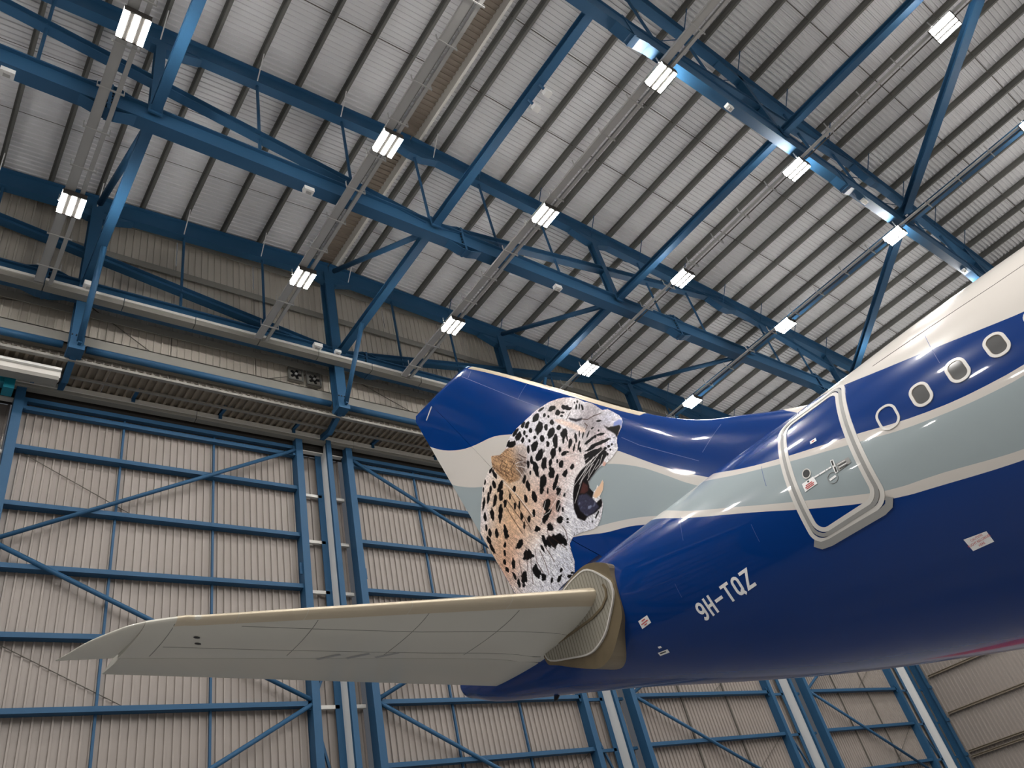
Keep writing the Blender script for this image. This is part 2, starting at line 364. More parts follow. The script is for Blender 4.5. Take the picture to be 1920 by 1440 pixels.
for x, w in ((2.95, 'behind the left pair of floodlights'), (12.55, 'left of the tail fin tip'), (22.4, 'behind the tail fin tip'), (32.1, 'behind the dorsal fairing')):
    t = thing('wall_column', (x, YA, 18.8), 'blue column hanging from the wall truss ' + w, 'column', 'columns of the upper door wall')
    MB().hbeam((x, YA, 19.0), (x, YA, zroof(x) - 1.2), 0.5, 0.42, 0.04, 0.04, (0, 1, 0)).build('shaft', M_STEEL, t)
    MB().box(x - 0.24, x + 0.24, YA - 0.32, YA + 0.3, 18.8, 19.02).build('foot', M_STEEL, t)
    MB().bar((x, YA + 0.1, 18.9), (x, 22.85, 18.55), 0.2, 0.22).bar((x, 22.8, 18.6), (x, 23.5, 18.75), 0.18, 0.2).build('corbel', M_STEEL, t)
    b = MB()
    for i in range(4): b.box(x - 0.2 + 0.12 * i, x - 0.16 + 0.12 * i, YA - 0.3, YA - 0.27, 19.4, 19.44)
    b.build('bolt_group', M_BLACK, t)
    k = thing('knee_brace', (x + 0.05, 20.4, 19.0), 'blue knee brace in front of the wall column ' + w, 'brace', 'knee braces of the upper door wall')
    MB().tube((x + 0.05, 19.35, 21.7), (x + 0.05, YA - 0.4, 19.05), 0.1, 8).build('tube', M_STEEL, k, True)
    MB().box(x, x + 0.1, YA - 0.48, YA - 0.33, 18.95, 19.2).build('foot_cleat', M_STEEL, k)
NODE = {2.95: 'left', 12.75: 'middle', 22.4: 'right-hand', 32.1: 'rearmost right'}
for x in (2.95, 12.75, 22.4, 32.1):
    for (ya, yb, w) in ((YB, YA, 'between the wall truss and the middle truss'), (YC, YB, 'between the middle truss and the nearest truss'), (-4.8, YC, 'on the near side of the nearest truss')):
        if x in (2.95, 12.75) and yb == YC: continue
        t = thing('tie_beam', (x, (ya + yb) / 2, 21.8), NODE[x] + ' blue tie beam ' + w, 'tie beam', 'tie beams between the trusses')
        MB().hbeam((x, ya + 0.2, 21.95), (x, yb - 0.2, 21.95), 0.3, 0.3, 0.03, 0.03).build('beam', M_STEEL, t)
        for y in (ya + 0.23, yb - 0.23): box(x - 0.2, x + 0.2, y - 0.03, y + 0.03, 21.7, 22.2).build('end_plate', M_STEEL, t)
    t = thing('diagonal_brace', (x, 18, 24), NODE[x] + ' blue tube brace rising from the middle truss to the wall truss', 'brace', 'braces up to the wall truss')
    MB().tube((x, YB + 0.35, 22.05), (x, YA - 0.45, zroof(x) - 1.2), 0.12, 10).build('tube', M_STEEL, t, True)
    MB().box(x - 0.02, x + 0.02, YB + 0.1, YB + 0.6, 21.9, 22.4).build('gusset', M_STEEL, t)
for (p, q, w) in (((32.6, 5.1), (41.7, 13.7), 'passing behind the fuselage roof'), ((31.6, 4.2), (22.6, -4.6), 'reaching the top right picture edge')):
    t = thing('plan_brace', (p[0], p[1], 22.0), 'dark blue slanting bracing beam ' + w, 'brace', 'plan bracing of the roof')
    MB().hbeam((p[0], p[1], 22.1), (q[0], q[1], 22.1), 0.3, 0.34, 0.03, 0.03).build('beam', M_STEEL, t)
    box(p[0] - 0.35, p[0] + 0.35, p[1] - 0.35, p[1] + 0.35, 22.2, 22.24).build('gusset', M_STEEL, t)

# ------------------------------------------------------------------ floodlights and their trays
LZ = 20.75
TX = [1.66, 9.08, 15.58, 23.18, 30.68]
LY = [17.31, 11.05, 4.95, -1.27]
TN = ['leftmost', 'second', 'third', 'fourth', 'rightmost']
RN = ['nearest the door wall', 'second from the door wall', 'third from the door wall', 'farthest from the door wall']
def fixture(name):
    r = thing(name, (0, 0, LZ), None, None)
    for k in (-1, 0, 1):
        MB().box(k * 0.255 - 0.066, k * 0.255 + 0.066, -0.38, 0.38, 0.0, 0.17).local('lamp_tube', M_TUBE, r)
    h = MB().box(-0.33, 0.33, -0.42, 0.42, 0.175, 0.195)
    for k in (-0.5, 0.5): h.box(k * 0.255 - 0.058, k * 0.255 + 0.058, -0.38, 0.38, 0.012, 0.175)
    for s in (-1, 1): h.box(-0.325, 0.325, s * 0.4 - 0.017, s * 0.4 + 0.017, 0.005, 0.175)
    for a, b in ((-0.08, -0.3), (0.17, -0.3), (-0.08, 0.3), (0.17, 0.3)): h.box(a - 0.015, a + 0.015, b - 0.015, b + 0.015, 0.195, 0.2695)
    h.local('housing', M_HOUS, r)
    return r
fx = fixture('floodlight'); used = False
def place_light(x, y, label, group):
    global used
    o = fx if not used else copy_tree(fx); used = True
    o.location = (x, y, LZ + E); tag(o, label, 'floodlight', group); return o
SHOWN = []
for i, x in enumerate(TX):
    for j, y in enumerate(LY):
        if (i, j) in ((0, 2), (0, 3), (1, 2), (1, 3), (2, 3)): continue
        SHOWN.append((x, y))
        place_light(x, y, 'glowing triple-tube floodlight on the %s tray, %s' % (TN[i], RN[j]), 'roof floodlights')
# the same lamp grid goes on outside the picture
pld = bpy.data.lights.new('floodlight_lamp', 'AREA'); pld.shape = 'SQUARE'; pld.size = 0.75; pld.energy = math.pi * LAMP * 0.55; pld.color = lin((255, 251, 246))
pls = bpy.data.lights.new('floodlight_spill', 'POINT'); pls.shadow_soft_size = 0.35; pls.energy = math.pi * LAMP * 0.28; pls.color = lin((255, 251, 246))
for x in [-18.0, -6.2] + TX + [38.4, 46.2]:
    for y in LY + [-7.5, -13.8, -26]:
        if any(abs(x - a) < 0.1 and abs(y - b) < 0.1 for a, b in SHOWN): continue
        o = bpy.data.objects.new('floodlight_lamp', pld); COL.objects.link(o); o.location = (x, y, LZ + E + 0.05)
        if y < -9 or x < -8: continue
        o = bpy.data.objects.new('floodlight_spill', pls); COL.objects.link(o); o.location = (x, y, LZ + E + 0.1)
for i, x in enumerate(TX):
    lab = TN[i] + ' galvanised cable tray carrying a row of floodlights'
    t = thing('cable_tray', (x, 10, LZ + 0.25), lab, 'cable tray', 'cable trays under the roof')
    if i < 3:
        a = MB().box(x - 0.27, x - 0.02, -13, 21.05, LZ + 0.27, LZ + 0.285).box(x - 0.28, x - 0.265, -13, 21.05, LZ + 0.27, LZ + 0.36).box(x - 0.025, x - 0.01, -13, 21.05, LZ + 0.27, LZ + 0.36)
        a.build('tray_channel', M_GALV, t)
        MB().box(x + 0.13, x + 0.25, -13, 21.05, LZ + 0.27, LZ + 0.36).build('cable_duct', M_GALV, t)
    else:
        MB().box(x - 0.12, x + 0.0, -13, 21.05, LZ + 0.27, LZ + 0.33).build('cable_duct', M_GALV, t)
        MB().tube((x + 0.16, -13, LZ + 0.3), (x + 0.16, 21.05, LZ + 0.3), 0.025, 6).build('conduit', M_WIRE, t)
    y = -12.4; f = None
    while y < 21:
        if f is None:
            f = MB().box(x - 0.34, x + 0.32, y - 0.02, y + 0.02, LZ + 0.225, LZ + 0.265).box(x - 0.36, x - 0.34, y - 0.02, y + 0.02, LZ + 0.22, LZ + 0.5).box(x + 0.32, x + 0.34, y - 0.02, y + 0.02, LZ + 0.22, LZ + 0.5).build('tray_hanger', M_GALV, t); y0 = y
        else:
            copy_part(f, t, (0, y - y0, 0))
        y += 1.42
# small boxes and detectors
def boxlet(name, x, y, z, w, label, cat, group=None):
    if 'emergency' in name: y = YB if y > 10 else YC; z = 21.3 - w
    t = thing(name, (x, y, z), label, cat, group)
    MB().box(x - w, x + w, y - w * .6, y + w * .6, z, z + w).build('body', M_WHITE, t)
    MB().box(x - w * .5, x + w * .5, y - w * .3, y + w * .3, z - 0.05, z).build('lens', M_GALV, t)
    return t
for (x, y, z, w) in ((7.8, YB + .25, 21.1, 'left of the second tray'), (18.7, YB + .25, 21.1, 'right of the third tray'), (-0.65, YB + .25, 21.1, 'at the left picture edge')):
    boxlet('emergency_light', x, y, z, 0.17, 'small white emergency light under the middle truss ' + w, 'emergency light', 'emergency lights')
for (x, y, z, w) in ((18.9, YC + .3, 21.1, 'near the bright third-row floodlight'), (27.9, YC + .3, 21.1, 'halfway down'), (37.3, YC + .3, 21.2, 'near the fuselage')):
    boxlet('emergency_light', x, YC, 21.15, 0.15, 'small white emergency light under the nearest truss ' + w, 'emergency light', 'emergency lights')
boxlet('junction_box', 3.0, 21.0, 21.32, 0.2, 'white junction box on the trunking by the leftmost tray', 'junction box')
boxlet('junction_box', 11.4, 21.0, 21.32, 0.18, 'white junction box on the trunking left of the tail fin', 'junction box')
boxlet('junction_box', 12.3, 21.0, 21.32, 0.13, 'smaller white box beside the blue wall column', 'junction box')
for y, w in ((7.4, 'upper'), (8.0, 'lower')):
    t = thing('camera_unit', (12.9, y, 21.6), w + ' white camera clamped to the middle tie beam', 'camera', 'cameras on the tie beam')
    MB().tube((12.75, y, 21.8), (12.95, y, 21.55), 0.05, 8).build('arm', M_STEEL, t)
    MB().box(12.85, 13.1, y - 0.1, y + 0.1, 21.4, 21.58).build('body', M_WHITE, t)
# extract fans on the upper wall
for x, z, w in ((11.25, 20.9, 'left'), (12.05, 20.85, 'right')):
    t = thing('extract_fan', (x - .2, 22.5, z), w + ' of two square extract fans high on the wall', 'extract fan', 'extract fans')
    x -= 0.2
    MB().box(x - .32, x + .32, 22.42, 22.54, z - .32, z + .32).build('back_plate', M_GUTTER, t)
    m = MB()
    for s in (-1, 1): m.box(x - .32, x + .32, 22.36, 22.42, z + s * .3 - .03, z + s * .3 + .03).box(x + s * .3 - .03, x + s * .3 + .03, 22.36, 22.42, z - .27, z + .27)
    m.build('frame', M_PURLIN, t)
    for k in range(5):
        a = 2 * math.pi * k / 5
        MB().bar((x, 22.39, z), (x + .24 * math.cos(a), 22.39, z + .24 * math.sin(a)), 0.12, 0.01, (0, 1, 0)).build('blade', M_BLACK, t)
    MB().tube((x, 22.34, z), (x, 22.42, z), 0.06, 10).build('hub', M_GALV, t)
# crane rail end and teal trolley at the left edge
t = thing('crane_rail', (-3, 22.5, 18.3), 'bright white rail end above the teal trolley at left', 'rail')
MB().box(-9, 2.75, 22.35, 22.6, 18.25, 18.5).build('rail_web', M_WHITE2, t)
MB().box(-9, 2.75, 22.25, 22.7, 18.5, 18.6).build('rail_head', M_WHITE, t)
MB().box(-9, 2.7, 22.3, 22.65, 18.1, 18.25).build('rail_foot', M_GUTTER, t)
t = thing('door_drive', (0.4, 23.2, 18.1), 'teal door drive trolley under the rail at the left edge', 'door drive')
MB().box(-0.8, 1.55, 22.95, 23.3, 18.15, 18.4).build('body', M_TEAL, t)
MB().tube((0.4, 23.0, 18.42), (1.5, 23.0, 18.42), 0.12, 10).build('motor', M_TEAL, t, True)
MB().box(1.3, 1.6, 22.9, 23.35, 17.9, 18.3).build('bracket', M_TEAL, t)

# ------------------------------------------------------------------ airliner (own frame: x aft, y starboard, z from eye level)
PHI = math.radians(-3.5); LC = 12.9
ST = np.array([[-45.0, 5.3, 2.0, 1.6], [-42.0, 6.2, 1.2, 2.5], [-38.0, 6.66, 0.95, 2.82], [-6.0, 6.66, 0.95, 2.82], [-4.0, 6.66, 0.98, 2.82], [-2.0, 6.66, 1.08, 2.815], [0.0, 6.65, 1.27, 2.78], [1.6, 6.62, 1.52, 2.71], [3.0, 6.55, 1.83, 2.6], [4.1, 6.51, 2.08, 2.48], [5.7, 6.5, 2.48, 2.25], [7.6, 6.46, 3.05, 1.93], [9.0, 6.44, 3.5, 1.67], [10.0, 6.41, 3.82, 1.47], [11.5, 6.35, 4.26, 1.17], [13.0, 6.24, 4.68, 0.86], [14.2, 6.12, 5.04, 0.6], [15.0, 6.0, 5.4, 0.36]])
def pchip(xs, ys):
    h = np.diff(xs); d = np.diff(ys) / h; m = np.zeros(len(xs)); m[0] = d[0]; m[-1] = d[-1]
    for i in range(1, len(xs) - 1):
        if d[i - 1] * d[i] > 0: m[i] = 3 * (h[i - 1] + h[i]) / ((2 * h[i] + h[i - 1]) / d[i - 1] + (h[i] + 2 * h[i - 1]) / d[i])
    def f(x):
        i = np.clip(np.searchsorted(xs, x) - 1, 0, len(xs) - 2); t = (x - xs[i]) / h[i]
        return (2 * t**3 - 3 * t * t + 1) * ys[i] + (t**3 - 2 * t * t + t) * h[i] * m[i] + (-2 * t**3 + 3 * t * t) * ys[i + 1] + (t**3 - t * t) * h[i] * m[i + 1]
    return f
fzt, fzb, fhw = (pchip(ST[:, 0], ST[:, k]) for k in (1, 2, 3))
def skin(a, z, off=0.0):
    """point on the starboard fuselage skin at station a and height z, pushed out by off"""
    zt, zb, hw = float(fzt(a)), float(fzb(a)), float(fhw(a)); zc = (zt + zb) / 2; hh = (zt - zb) / 2
    q = max(-0.999, min(0.999, (z - zc) / hh)); y = hw * math.sqrt(1 - q * q)
    n = Vector((0, y / hw**2, (z - zc) / hh**2)).normalized()
    return (a, y + n.y * off, z + n.z * off)

air = bpy.data.objects.new('airliner', None); COL.objects.link(air)
av = Vector((math.sin(PHI), math.cos(PHI), 0)); lv = Vector((math.cos(PHI), -math.sin(PHI), 0))
air.location = lv * LC + Vector((0, 0, E)); air.rotation_euler = (0, 0, math.pi / 2 - PHI)
tag(air, 'large navy, grey and white airliner tail with leopard head fin', 'airplane')

# livery: bands that follow curves z(a), the same for fuselage and fin
BANDS = {
 'U1': [(-4, 4.2), (-2, 4.45), (0.44, 4.89), (0.9, 5.03), (1.41, 5.20), (2.06, 5.43), (2.41, 5.57), (2.86, 5.78), (3.5, 6.12), (4.3, 6.72), (5, 7.6), (6, 9.2), (8, 12), (16, 19.5)],
 'L2': [(-4, 4.35), (-1, 4.25), (0.78, 4.25), (1.49, 4.31), (2.27, 4.49), (2.99, 4.75), (3.17, 4.81), (4.08, 5.14), (4.69, 5.40), (5.21, 5.68), (6.49, 6.64), (7.55, 7.64), (7.82, 7.94), (8.3, 8.47), (10, 10.1), (11.36, 10.99), (11.9, 11.31), (12.19, 11.43), (12.67, 11.57), (13.25, 11.79), (13.88, 12.14), (14.54, 12.63), (14.99, 13.07), (16, 14.1)],
 'L2b': [(-4, 4.2), (-1, 4.15), (0.85, 4.13), (1.3, 4.17), (2.32, 4.38), (2.98, 4.61), (3.15, 4.67), (4.09, 5.03), (4.7, 5.30), (5.3, 5.6), (6.79, 6.63), (7.38, 7.25), (7.88, 7.76), (8.66, 8.34), (10.5, 9.3), (12.99, 10.35), (13.8, 10.85), (14.34, 11.28), (16, 13)],
 'L3': [(-4, 2.9), (-1, 3.1), (1.35, 3.41), (2.41, 3.68), (2.75, 3.75), (3.02, 3.83), (3.17, 3.89), (4.14, 4.34), (4.87, 4.71), (5.15, 4.86), (6.27, 5.48), (7.3, 6.2), (8.27, 6.74), (9.51, 7.2), (12, 7.9), (16, 9)],
 'L3b': [(-4, 2.8), (-1, 3.0), (1.42, 3.31), (2.5, 3.56), (2.82, 3.64), (2.97, 3.69), (3.33, 3.83), (4.13, 4.20), (4.91, 4.61), (5.18, 4.75), (6.27, 5.33), (7.3, 5.98), (8.34, 6.59), (8.66, 6.73), (9.3, 6.94), (10.27, 7.35), (12, 7.8), (16, 8.8)]}
def livery():
    m = bpy.data.materials.new('airliner_livery'); m.use_nodes = True; nt = m.node_tree; L = nt.links.new
    b = nt.nodes['Principled BSDF']; tc = nt.nodes.new('ShaderNodeTexCoord'); sx = nt.nodes.new('ShaderNodeSeparateXYZ')
    L(tc.outputs['Object'], sx.inputs[0])
    na = nt.nodes.new('ShaderNodeMapRange'); na.inputs[1].default_value = -4; na.inputs[2].default_value = 16
    L(sx.outputs['X'], na.inputs[0])
    def above(key):
        fc = nt.nodes.new('ShaderNodeFloatCurve'); cu = fc.mapping; cu.use_clip = False; c = cu.curves[0]
        pts = BANDS[key]
        # resample smoothly so that the curve needs no handles
        f = pchip(np.array([p[0] for p in pts], float), np.array([p[1] for p in pts], float))
        P = [(a, float(f(a))) for a in np.linspace(-4, 16, 81)]
        while len(c.points) < len(P): c.points.new(0.5, 0.5)
        for q, (a, z) in zip(c.points, P): q.location = ((a + 4) / 20, z / 20); q.handle_type = 'VECTOR'
        cu.update(); L(na.outputs[0], fc.inputs['Value'])
        mu = nt.nodes.new('ShaderNodeMath'); mu.operation = 'MULTIPLY'; mu.inputs[1].default_value = 20; L(fc.outputs[0], mu.inputs[0])
        g = nt.nodes.new('ShaderNodeMath'); g.operation = 'GREATER_THAN'; L(sx.outputs['Z'], g.inputs[0]); L(mu.outputs[0], g.inputs[1]); return g.outputs[0]
    def mix(fac, A, B):
        x = nt.nodes.new('ShaderNodeMix'); x.data_type = 'RGBA'; L(fac, x.inputs['Factor'])
        for k, v in (('A', A), ('B', B)):
            if isinstance(v, tuple): x.inputs[k].default_value = v
            else: L(v, x.inputs[k])
        return x.outputs['Result']
    NAVY = (*lin((0, 50, 118)), 1); GREY = (*lin((158, 170, 174)), 1); WHITE = (*lin((208, 203, 197)), 1)
    c = mix(above('L3b'), NAVY, WHITE); c = mix(above('L3'), c, GREY); c = mix(above('L2b'), c, WHITE)
    c = mix(above('L2'), c, NAVY); c = mix(above('U1'), c, WHITE)
    L(c, b.inputs['Base Color'])
    n = nt.nodes.new('ShaderNodeTexNoise'); n.inputs['Scale'].default_value = 1.3; n.inputs['Detail'].default_value = 2
    L(tc.outputs['Object'], n.inputs['Vector'])
    bp = nt.nodes.new('ShaderNodeBump'); bp.inputs['Strength'].default_value = 0.02; bp.inputs['Distance'].default_value = 0.03
    L(n.outputs['Fac'], bp.inputs['Height']); L(bp.outputs['Normal'], b.inputs['Normal']); L(bp.outputs['Normal'], b.inputs['Coat Normal'])
    b.inputs['Roughness'].default_value = 0.22; b.inputs['Coat Weight'].default_value = 0.4; b.inputs['Specular IOR Level'].default_value = 0.12; b.inputs['Coat Roughness'].default_value = 0.04
    return m
M_LIV = livery()
M_PAINTW = mat('aircraft_white', (214, 211, 206), 0.3, coat=0.4)
M_SEALGREY = mat('door_seal_grey', (150, 150, 148), 0.45)
M_METAL = mat('bare_leading_edge', (190, 178, 156), 0.35, metal=0.35)
M_STAB = mat('stabilizer_grey', (196, 194, 184), 0.35, coat=0.3, var=0.03, vscale=0.7)
M_ELEV = mat('elevator_grey', (188, 186, 176), 0.38, coat=0.25)
M_BRONZE = mat('apron_bronze', (124, 111, 88), 0.4, metal=0.3, var=0.25, vscale=3)
M_RIBDK = mat('apron_rib', (138, 133, 121), 0.5)
M_RIBPL = mat('apron_plate', (168, 164, 152), 0.4, metal=0.25)
M_GLASS = mat('cabin_glass', (92, 92, 92), 0.12, coat=0.6)
M_PLAC = mat('placard_white', (250, 250, 250), 0.4)
M_TXTR = mat('red_print', (196, 60, 60), 0.5)
M_TXTK = mat('dark_print', (40, 40, 44), 0.5)
M_SEAM = mat('panel_seam', (70, 92, 150), 0.4)
M_SEAMG = mat('panel_seam_grey', (120, 120, 114), 0.5)

# fuselage shell
ast = sorted(set([-45, -44, -43, -42, -41, -40, -39, -38, -30, -22, -14, -10] + [round(-8 + 0.25 * i, 2) for i in range(93)]))
NT = 112; fu = MB(); rings = []
for a in ast:
    zt, zb, hw = float(fzt(a)), float(fzb(a)), float(fhw(a)); zc = (zt + zb) / 2; hh = (zt - zb) / 2
    rings.append([(a, hw * math.cos(2 * math.pi * k / NT), zc + hh * math.sin(2 * math.pi * k / NT)) for k in range(NT)])
# rounded end of the tail cone
zt, zb, hw = float(fzt(15)), float(fzb(15)), float(fhw(15))
for da, s in ((0.08, 0.93), (0.13, 0.8), (0.15, 0.62)):
    rings.append([(15 + da, hw * s * math.cos(2 * math.pi * k / NT), (zt + zb) / 2 + (zt - zb) / 2 * s * math.sin(2 * math.pi * k / NT)) for k in range(NT)])
vs = [p for r in rings for p in r]; fs = []
for i in range(len(rings) - 1):
    for k in range(NT): fs.append((i * NT + k, i * NT + (k + 1) % NT, (i + 1) * NT + (k + 1) % NT, (i + 1) * NT + k))
fs.append(tuple(range(NT))[::-1]); n0 = (len(rings) - 1) * NT; fs.append(tuple(range(n0, n0 + NT)))
fus = MB().add(vs, fs).local('fuselage', M_LIV, air, True)
ex = MB().tube((14.9, 0, 5.7), (15.2, 0, 5.72), 0.16, 16).local('exhaust_pipe', M_BLACK, fus, True)

def ribbon(pts, width, closed=False, off=0.01, step=0.08, surf=skin, wid2=None):
    """flat band along a polyline given as (a, z) on a surface"""
    P = [Vector((p[0], p[1])) for p in pts]; Q = []
    n = len(P); rng = range(n if closed else n - 1)
    for i in rng:
        A, B = P[i], P[(i + 1) % n]; k = max(1, int((B - A).length / step))
        for j in range(k): Q.append(A.lerp(B, j / k))
    if not closed: Q.append(P[-1])
    N = len(Q); L, R = [], []
    for i in range(N):
        a = Q[(i - 1) % N] if (closed or i > 0) else Q[i]; b = Q[(i + 1) % N] if (closed or i < N - 1) else Q[i]
        d1 = (Q[i] - a); d2 = (b - Q[i])
        d1 = d1.normalized() if d1.length > 1e-9 else d2.normalized(); d2 = d2.normalized() if d2.length > 1e-9 else d1
        nn = Vector((-(d1 + d2).y, (d1 + d2).x)); nn = nn.normalized() if nn.length > 1e-6 else Vector((-d1.y, d1.x))
        c = max(0.5, nn.dot(Vector((-d1.y, d1.x)))); L.append(Q[i] + nn * width / 2 / c); R.append(Q[i] - nn * width / 2 / c)
    vs = [surf(p.x, p.y, off) for p in L] + [surf(p.x, p.y, off) for p in R] + [surf(p.x, p.y, -0.01) for p in L] + [surf(p.x, p.y, -0.01) for p in R]
    fs = []
    for i in range(N if closed else N - 1):
        j = (i + 1) % N; fs += [(i, N + i, N + j, j), (i, j, 2 * N + j, 2 * N + i), (N + i, 3 * N + i, 3 * N + j, N + j)]
    return MB().add(vs, fs)
def patch(poly, off, surf=skin, n=6):
    """quad patch, corners in order"""
    A, B, C, D = [Vector(p) for p in poly]; vs = []
    for i in range(n + 1):
        for j in range(n + 1):
            p = A.lerp(B, i / n).lerp(D.lerp(C, i / n), j / n); vs.append(surf(p.x, p.y, off))
    fs = [(i * (n + 1) + j, (i + 1) * (n + 1) + j, (i + 1) * (n + 1) + j + 1, i * (n + 1) + j + 1) for i in range(n) for j in range(n)]
    return MB().add(vs, fs)
def blob(pts, off, surf=skin):
    c = Vector((sum(p[0] for p in pts) / len(pts), sum(p[1] for p in pts) / len(pts)))
    vs = [surf(c.x, c.y, off)]; n = len(pts)
    for r in (0.5, 1.0): vs += [surf(*(c + (Vector(p) - c) * r), off) for p in pts]
    fs = [(0, 1 + i, 1 + (i + 1) % n) for i in range(n)] + [(1 + i, 1 + n + i, 1 + n + (i + 1) % n, 1 + (i + 1) % n) for i in range(n)]
    return MB().add(vs, fs)
def rrect(ca, cz, w, h, r, n=6, lean=0.0):
    out = []
    for sx, sz, t0 in ((1, 1, 0), (-1, 1, 90), (-1, -1, 180), (1, -1, 270)):
        for k in range(n + 1):
            t = math.radians(t0 + 90 * k / n); x = sx * (w / 2 - r) + r * math.cos(t); z = sz * (h / 2 - r) + r * math.sin(t)
            out.append((ca + x + lean * z, cz + z))
    return out

# cabin windows
for k in range(9):
    a = 1.95 - 0.533 * k; z = 4.685
    w = ribbon(rrect(a, z, 0.243, 0.328, 0.108), 0.04, True, 0.014, 0.04).local('window_frame', M_PAINTW, fus)
    ribbon(rrect(a, z, 0.207, 0.292, 0.09), 0.014, True, 0.006, 0.04).local('window_reveal', mat('window_reveal', (150, 132, 112), 0.5) if k == 0 else bpy.data.materials['window_reveal'], fus)
    blob(rrect(a, z, 0.20, 0.285, 0.088), 0.004).local('window_pane', M_GLASS, fus, True)
ribbon(rrect(2.47, 4.68, 0.275, 0.35, 0.12), 0.035, True, 0.012, 0.04).local('window_plug_ring', M_PAINTW, fus)

# rear service door
door = MB()
dr = rrect(3.6, 4.8, 1.12, 2.08, 0.19, 8, -0.0)
def lean(p):   # the aft edge leans slightly, the head narrows forward
    a, z = p; f = (z - 3.76) / 2.08
    return (a - 0.10 * f * (1 if a > 3.6 else 1.2), z)
dr = [lean((a + 0.06, z)) for a, z in dr]
dd = ribbon(dr, 0.052, True, 0.018, 0.06).local('rear_door', M_SEALGREY, air); dd['label'] = 'aft service door with white painted surround'
def scale_ring(s): return [(3.6 + (a - 3.6) * (1 + s / 0.56), 4.8 + (z - 4.8) * (1 + s / 1.04)) for a, z in dr]
ribbon(scale_ring(0.055), 0.062, True, 0.012, 0.06).local('door_surround', M_PAINTW, dd)
ribbon(scale_ring(-0.055), 0.062, True, 0.012, 0.06).local('door_surround', M_PAINTW, dd)
sill = ribbon([(4.31, 3.755), (4.23, 3.68), (4.08, 3.652), (3.2, 3.625), (3.08, 3.65), (3.01, 3.735)], 0.095, False, 0.02, 0.06).local('scuff_plate', M_SEALGREY, dd)
blob([(3.89 + 0.062 * math.cos(t), 4.66 + 0.068 * math.sin(t)) for t in [2 * math.pi * k / 20 for k in range(20)]], 0.008).local('viewing_port', M_BLACK, dd, True)
ribbon([(3.89 + 0.066 * math.cos(t), 4.66 + 0.072 * math.sin(t)) for t in [2 * math.pi * k / 20 for k in range(20)]], 0.014, True, 0.012).local('port_ring', M_PAINTW, dd)
patch([(4.025, 4.56), (3.81, 4.56), (3.80, 4.43), (4.03, 4.425)], 0.008).local('door_placard', M_PLAC, dd)
for z, w in ((4.5, 0.12), (4.475, 0.16), (4.45, 0.14)): ribbon([(3.92 + w / 2, z), (3.92 - w / 2, z)], 0.012, False, 0.012).local('placard_line', M_TXTR, dd)
ribbon([(3.93, 4.54), (3.90, 4.535)], 0.02, False, 0.012).local('placard_line', M_TXTK, dd)
patch([(3.475, 4.615), (3.425, 4.605), (3.44, 4.395), (3.49, 4.40)], 0.01).local('handle_plate', M_PLAC, dd)
for z0, z1 in ((4.595, 4.52), (4.49, 4.41)): ribbon([(3.452, z0), (3.462, z1)], 0.024, False, 0.016).local('door_handle', M_BLACK, dd)
for a0, a1 in ((3.80, 3.72), (3.71, 3.60), (3.59, 3.56), (3.55, 3.50)): ribbon([(a0, 4.535 - (3.8 - a0) * .05), (a1, 4.535 - (3.8 - a1) * .05)], 0.022, False, 0.01).local('door_lettering', M_PLAC, dd)
patch([(3.42, 4.52), (3.21, 4.50), (3.21, 4.41), (3.43, 4.40)], 0.008).local('instruction_plate', M_SEALGREY, dd)
for k in range(4): ribbon([(3.40, 4.495 - .024 * k), (3.27, 4.485 - .024 * k)], 0.009, False, 0.012).local('placard_line', M_TXTK if k % 2 else M_PLAC, dd)
patch([(3.61, 4.38), (3.50, 4.385), (3.50, 4.352), (3.61, 4.35)], 0.008).local('door_placard', M_PLAC, dd)
ribbon([(3.555 + 0.08 * math.cos(t), 4.37 + 0.08 * math.sin(t)) for t in [2 * math.pi * k / 20 for k in range(20)]], 0.004, True, 0.008).local('port_ring', M_SEALGREY, dd)
patch([(3.66, 5.115), (3.55, 5.11), (3.55, 5.05), (3.66, 5.06)], 0.008).local('door_placard', M_PLAC, dd)
ribbon([(3.63, 5.085), (3.58, 5.08)], 0.014, False, 0.012).local('placard_line', M_TXTR, dd)

# registration 9H-TQZ
def arc(cx, cz, rx, rz, t0, t1, n=10): return [(cx + rx * math.cos(math.radians(t0 + (t1 - t0) * k / n)), cz + rz * math.sin(math.radians(t0 + (t1 - t0) * k / n))) for k in range(n + 1)]
SWD = 0.046
GL = {  # strokes in letter units: x 0..w to the right, z 0..0.28
 '9': (0.17, [(arc(0.085, 0.19, 0.062, 0.067, 0, 360, 16)[:-1], True), ([(0.147, 0.19)] + arc(0.085, 0.085, 0.062, 0.062, 0, -140, 8), False)]),
 'H': (0.165, [([(0.023, 0.0), (0.023, 0.28)], False), ([(0.142, 0.0), (0.142, 0.28)], False), ([(0.023, 0.14), (0.142, 0.14)], False)]),
 '-': (0.18, [([(0.0, 0.14), (0.18, 0.14)], False)]),
 'T': (0.19, [([(0.0, 0.257), (0.19, 0.257)], False), ([(0.095, 0.0), (0.095, 0.257)], False)]),
 'Q': (0.17, [(arc(0.085, 0.195, 0.06, 0.062, 0, 180, 8) + arc(0.085, 0.085, 0.06, 0.062, 180, 360, 8), True), ([(0.1, 0.07), (0.16, -0.015)], False)]),
 'Z': (0.19, [([(0.0, 0.257), (0.165, 0.257), (0.025, 0.023), (0.19, 0.023)], False)])}
reg = None; x = 0.0
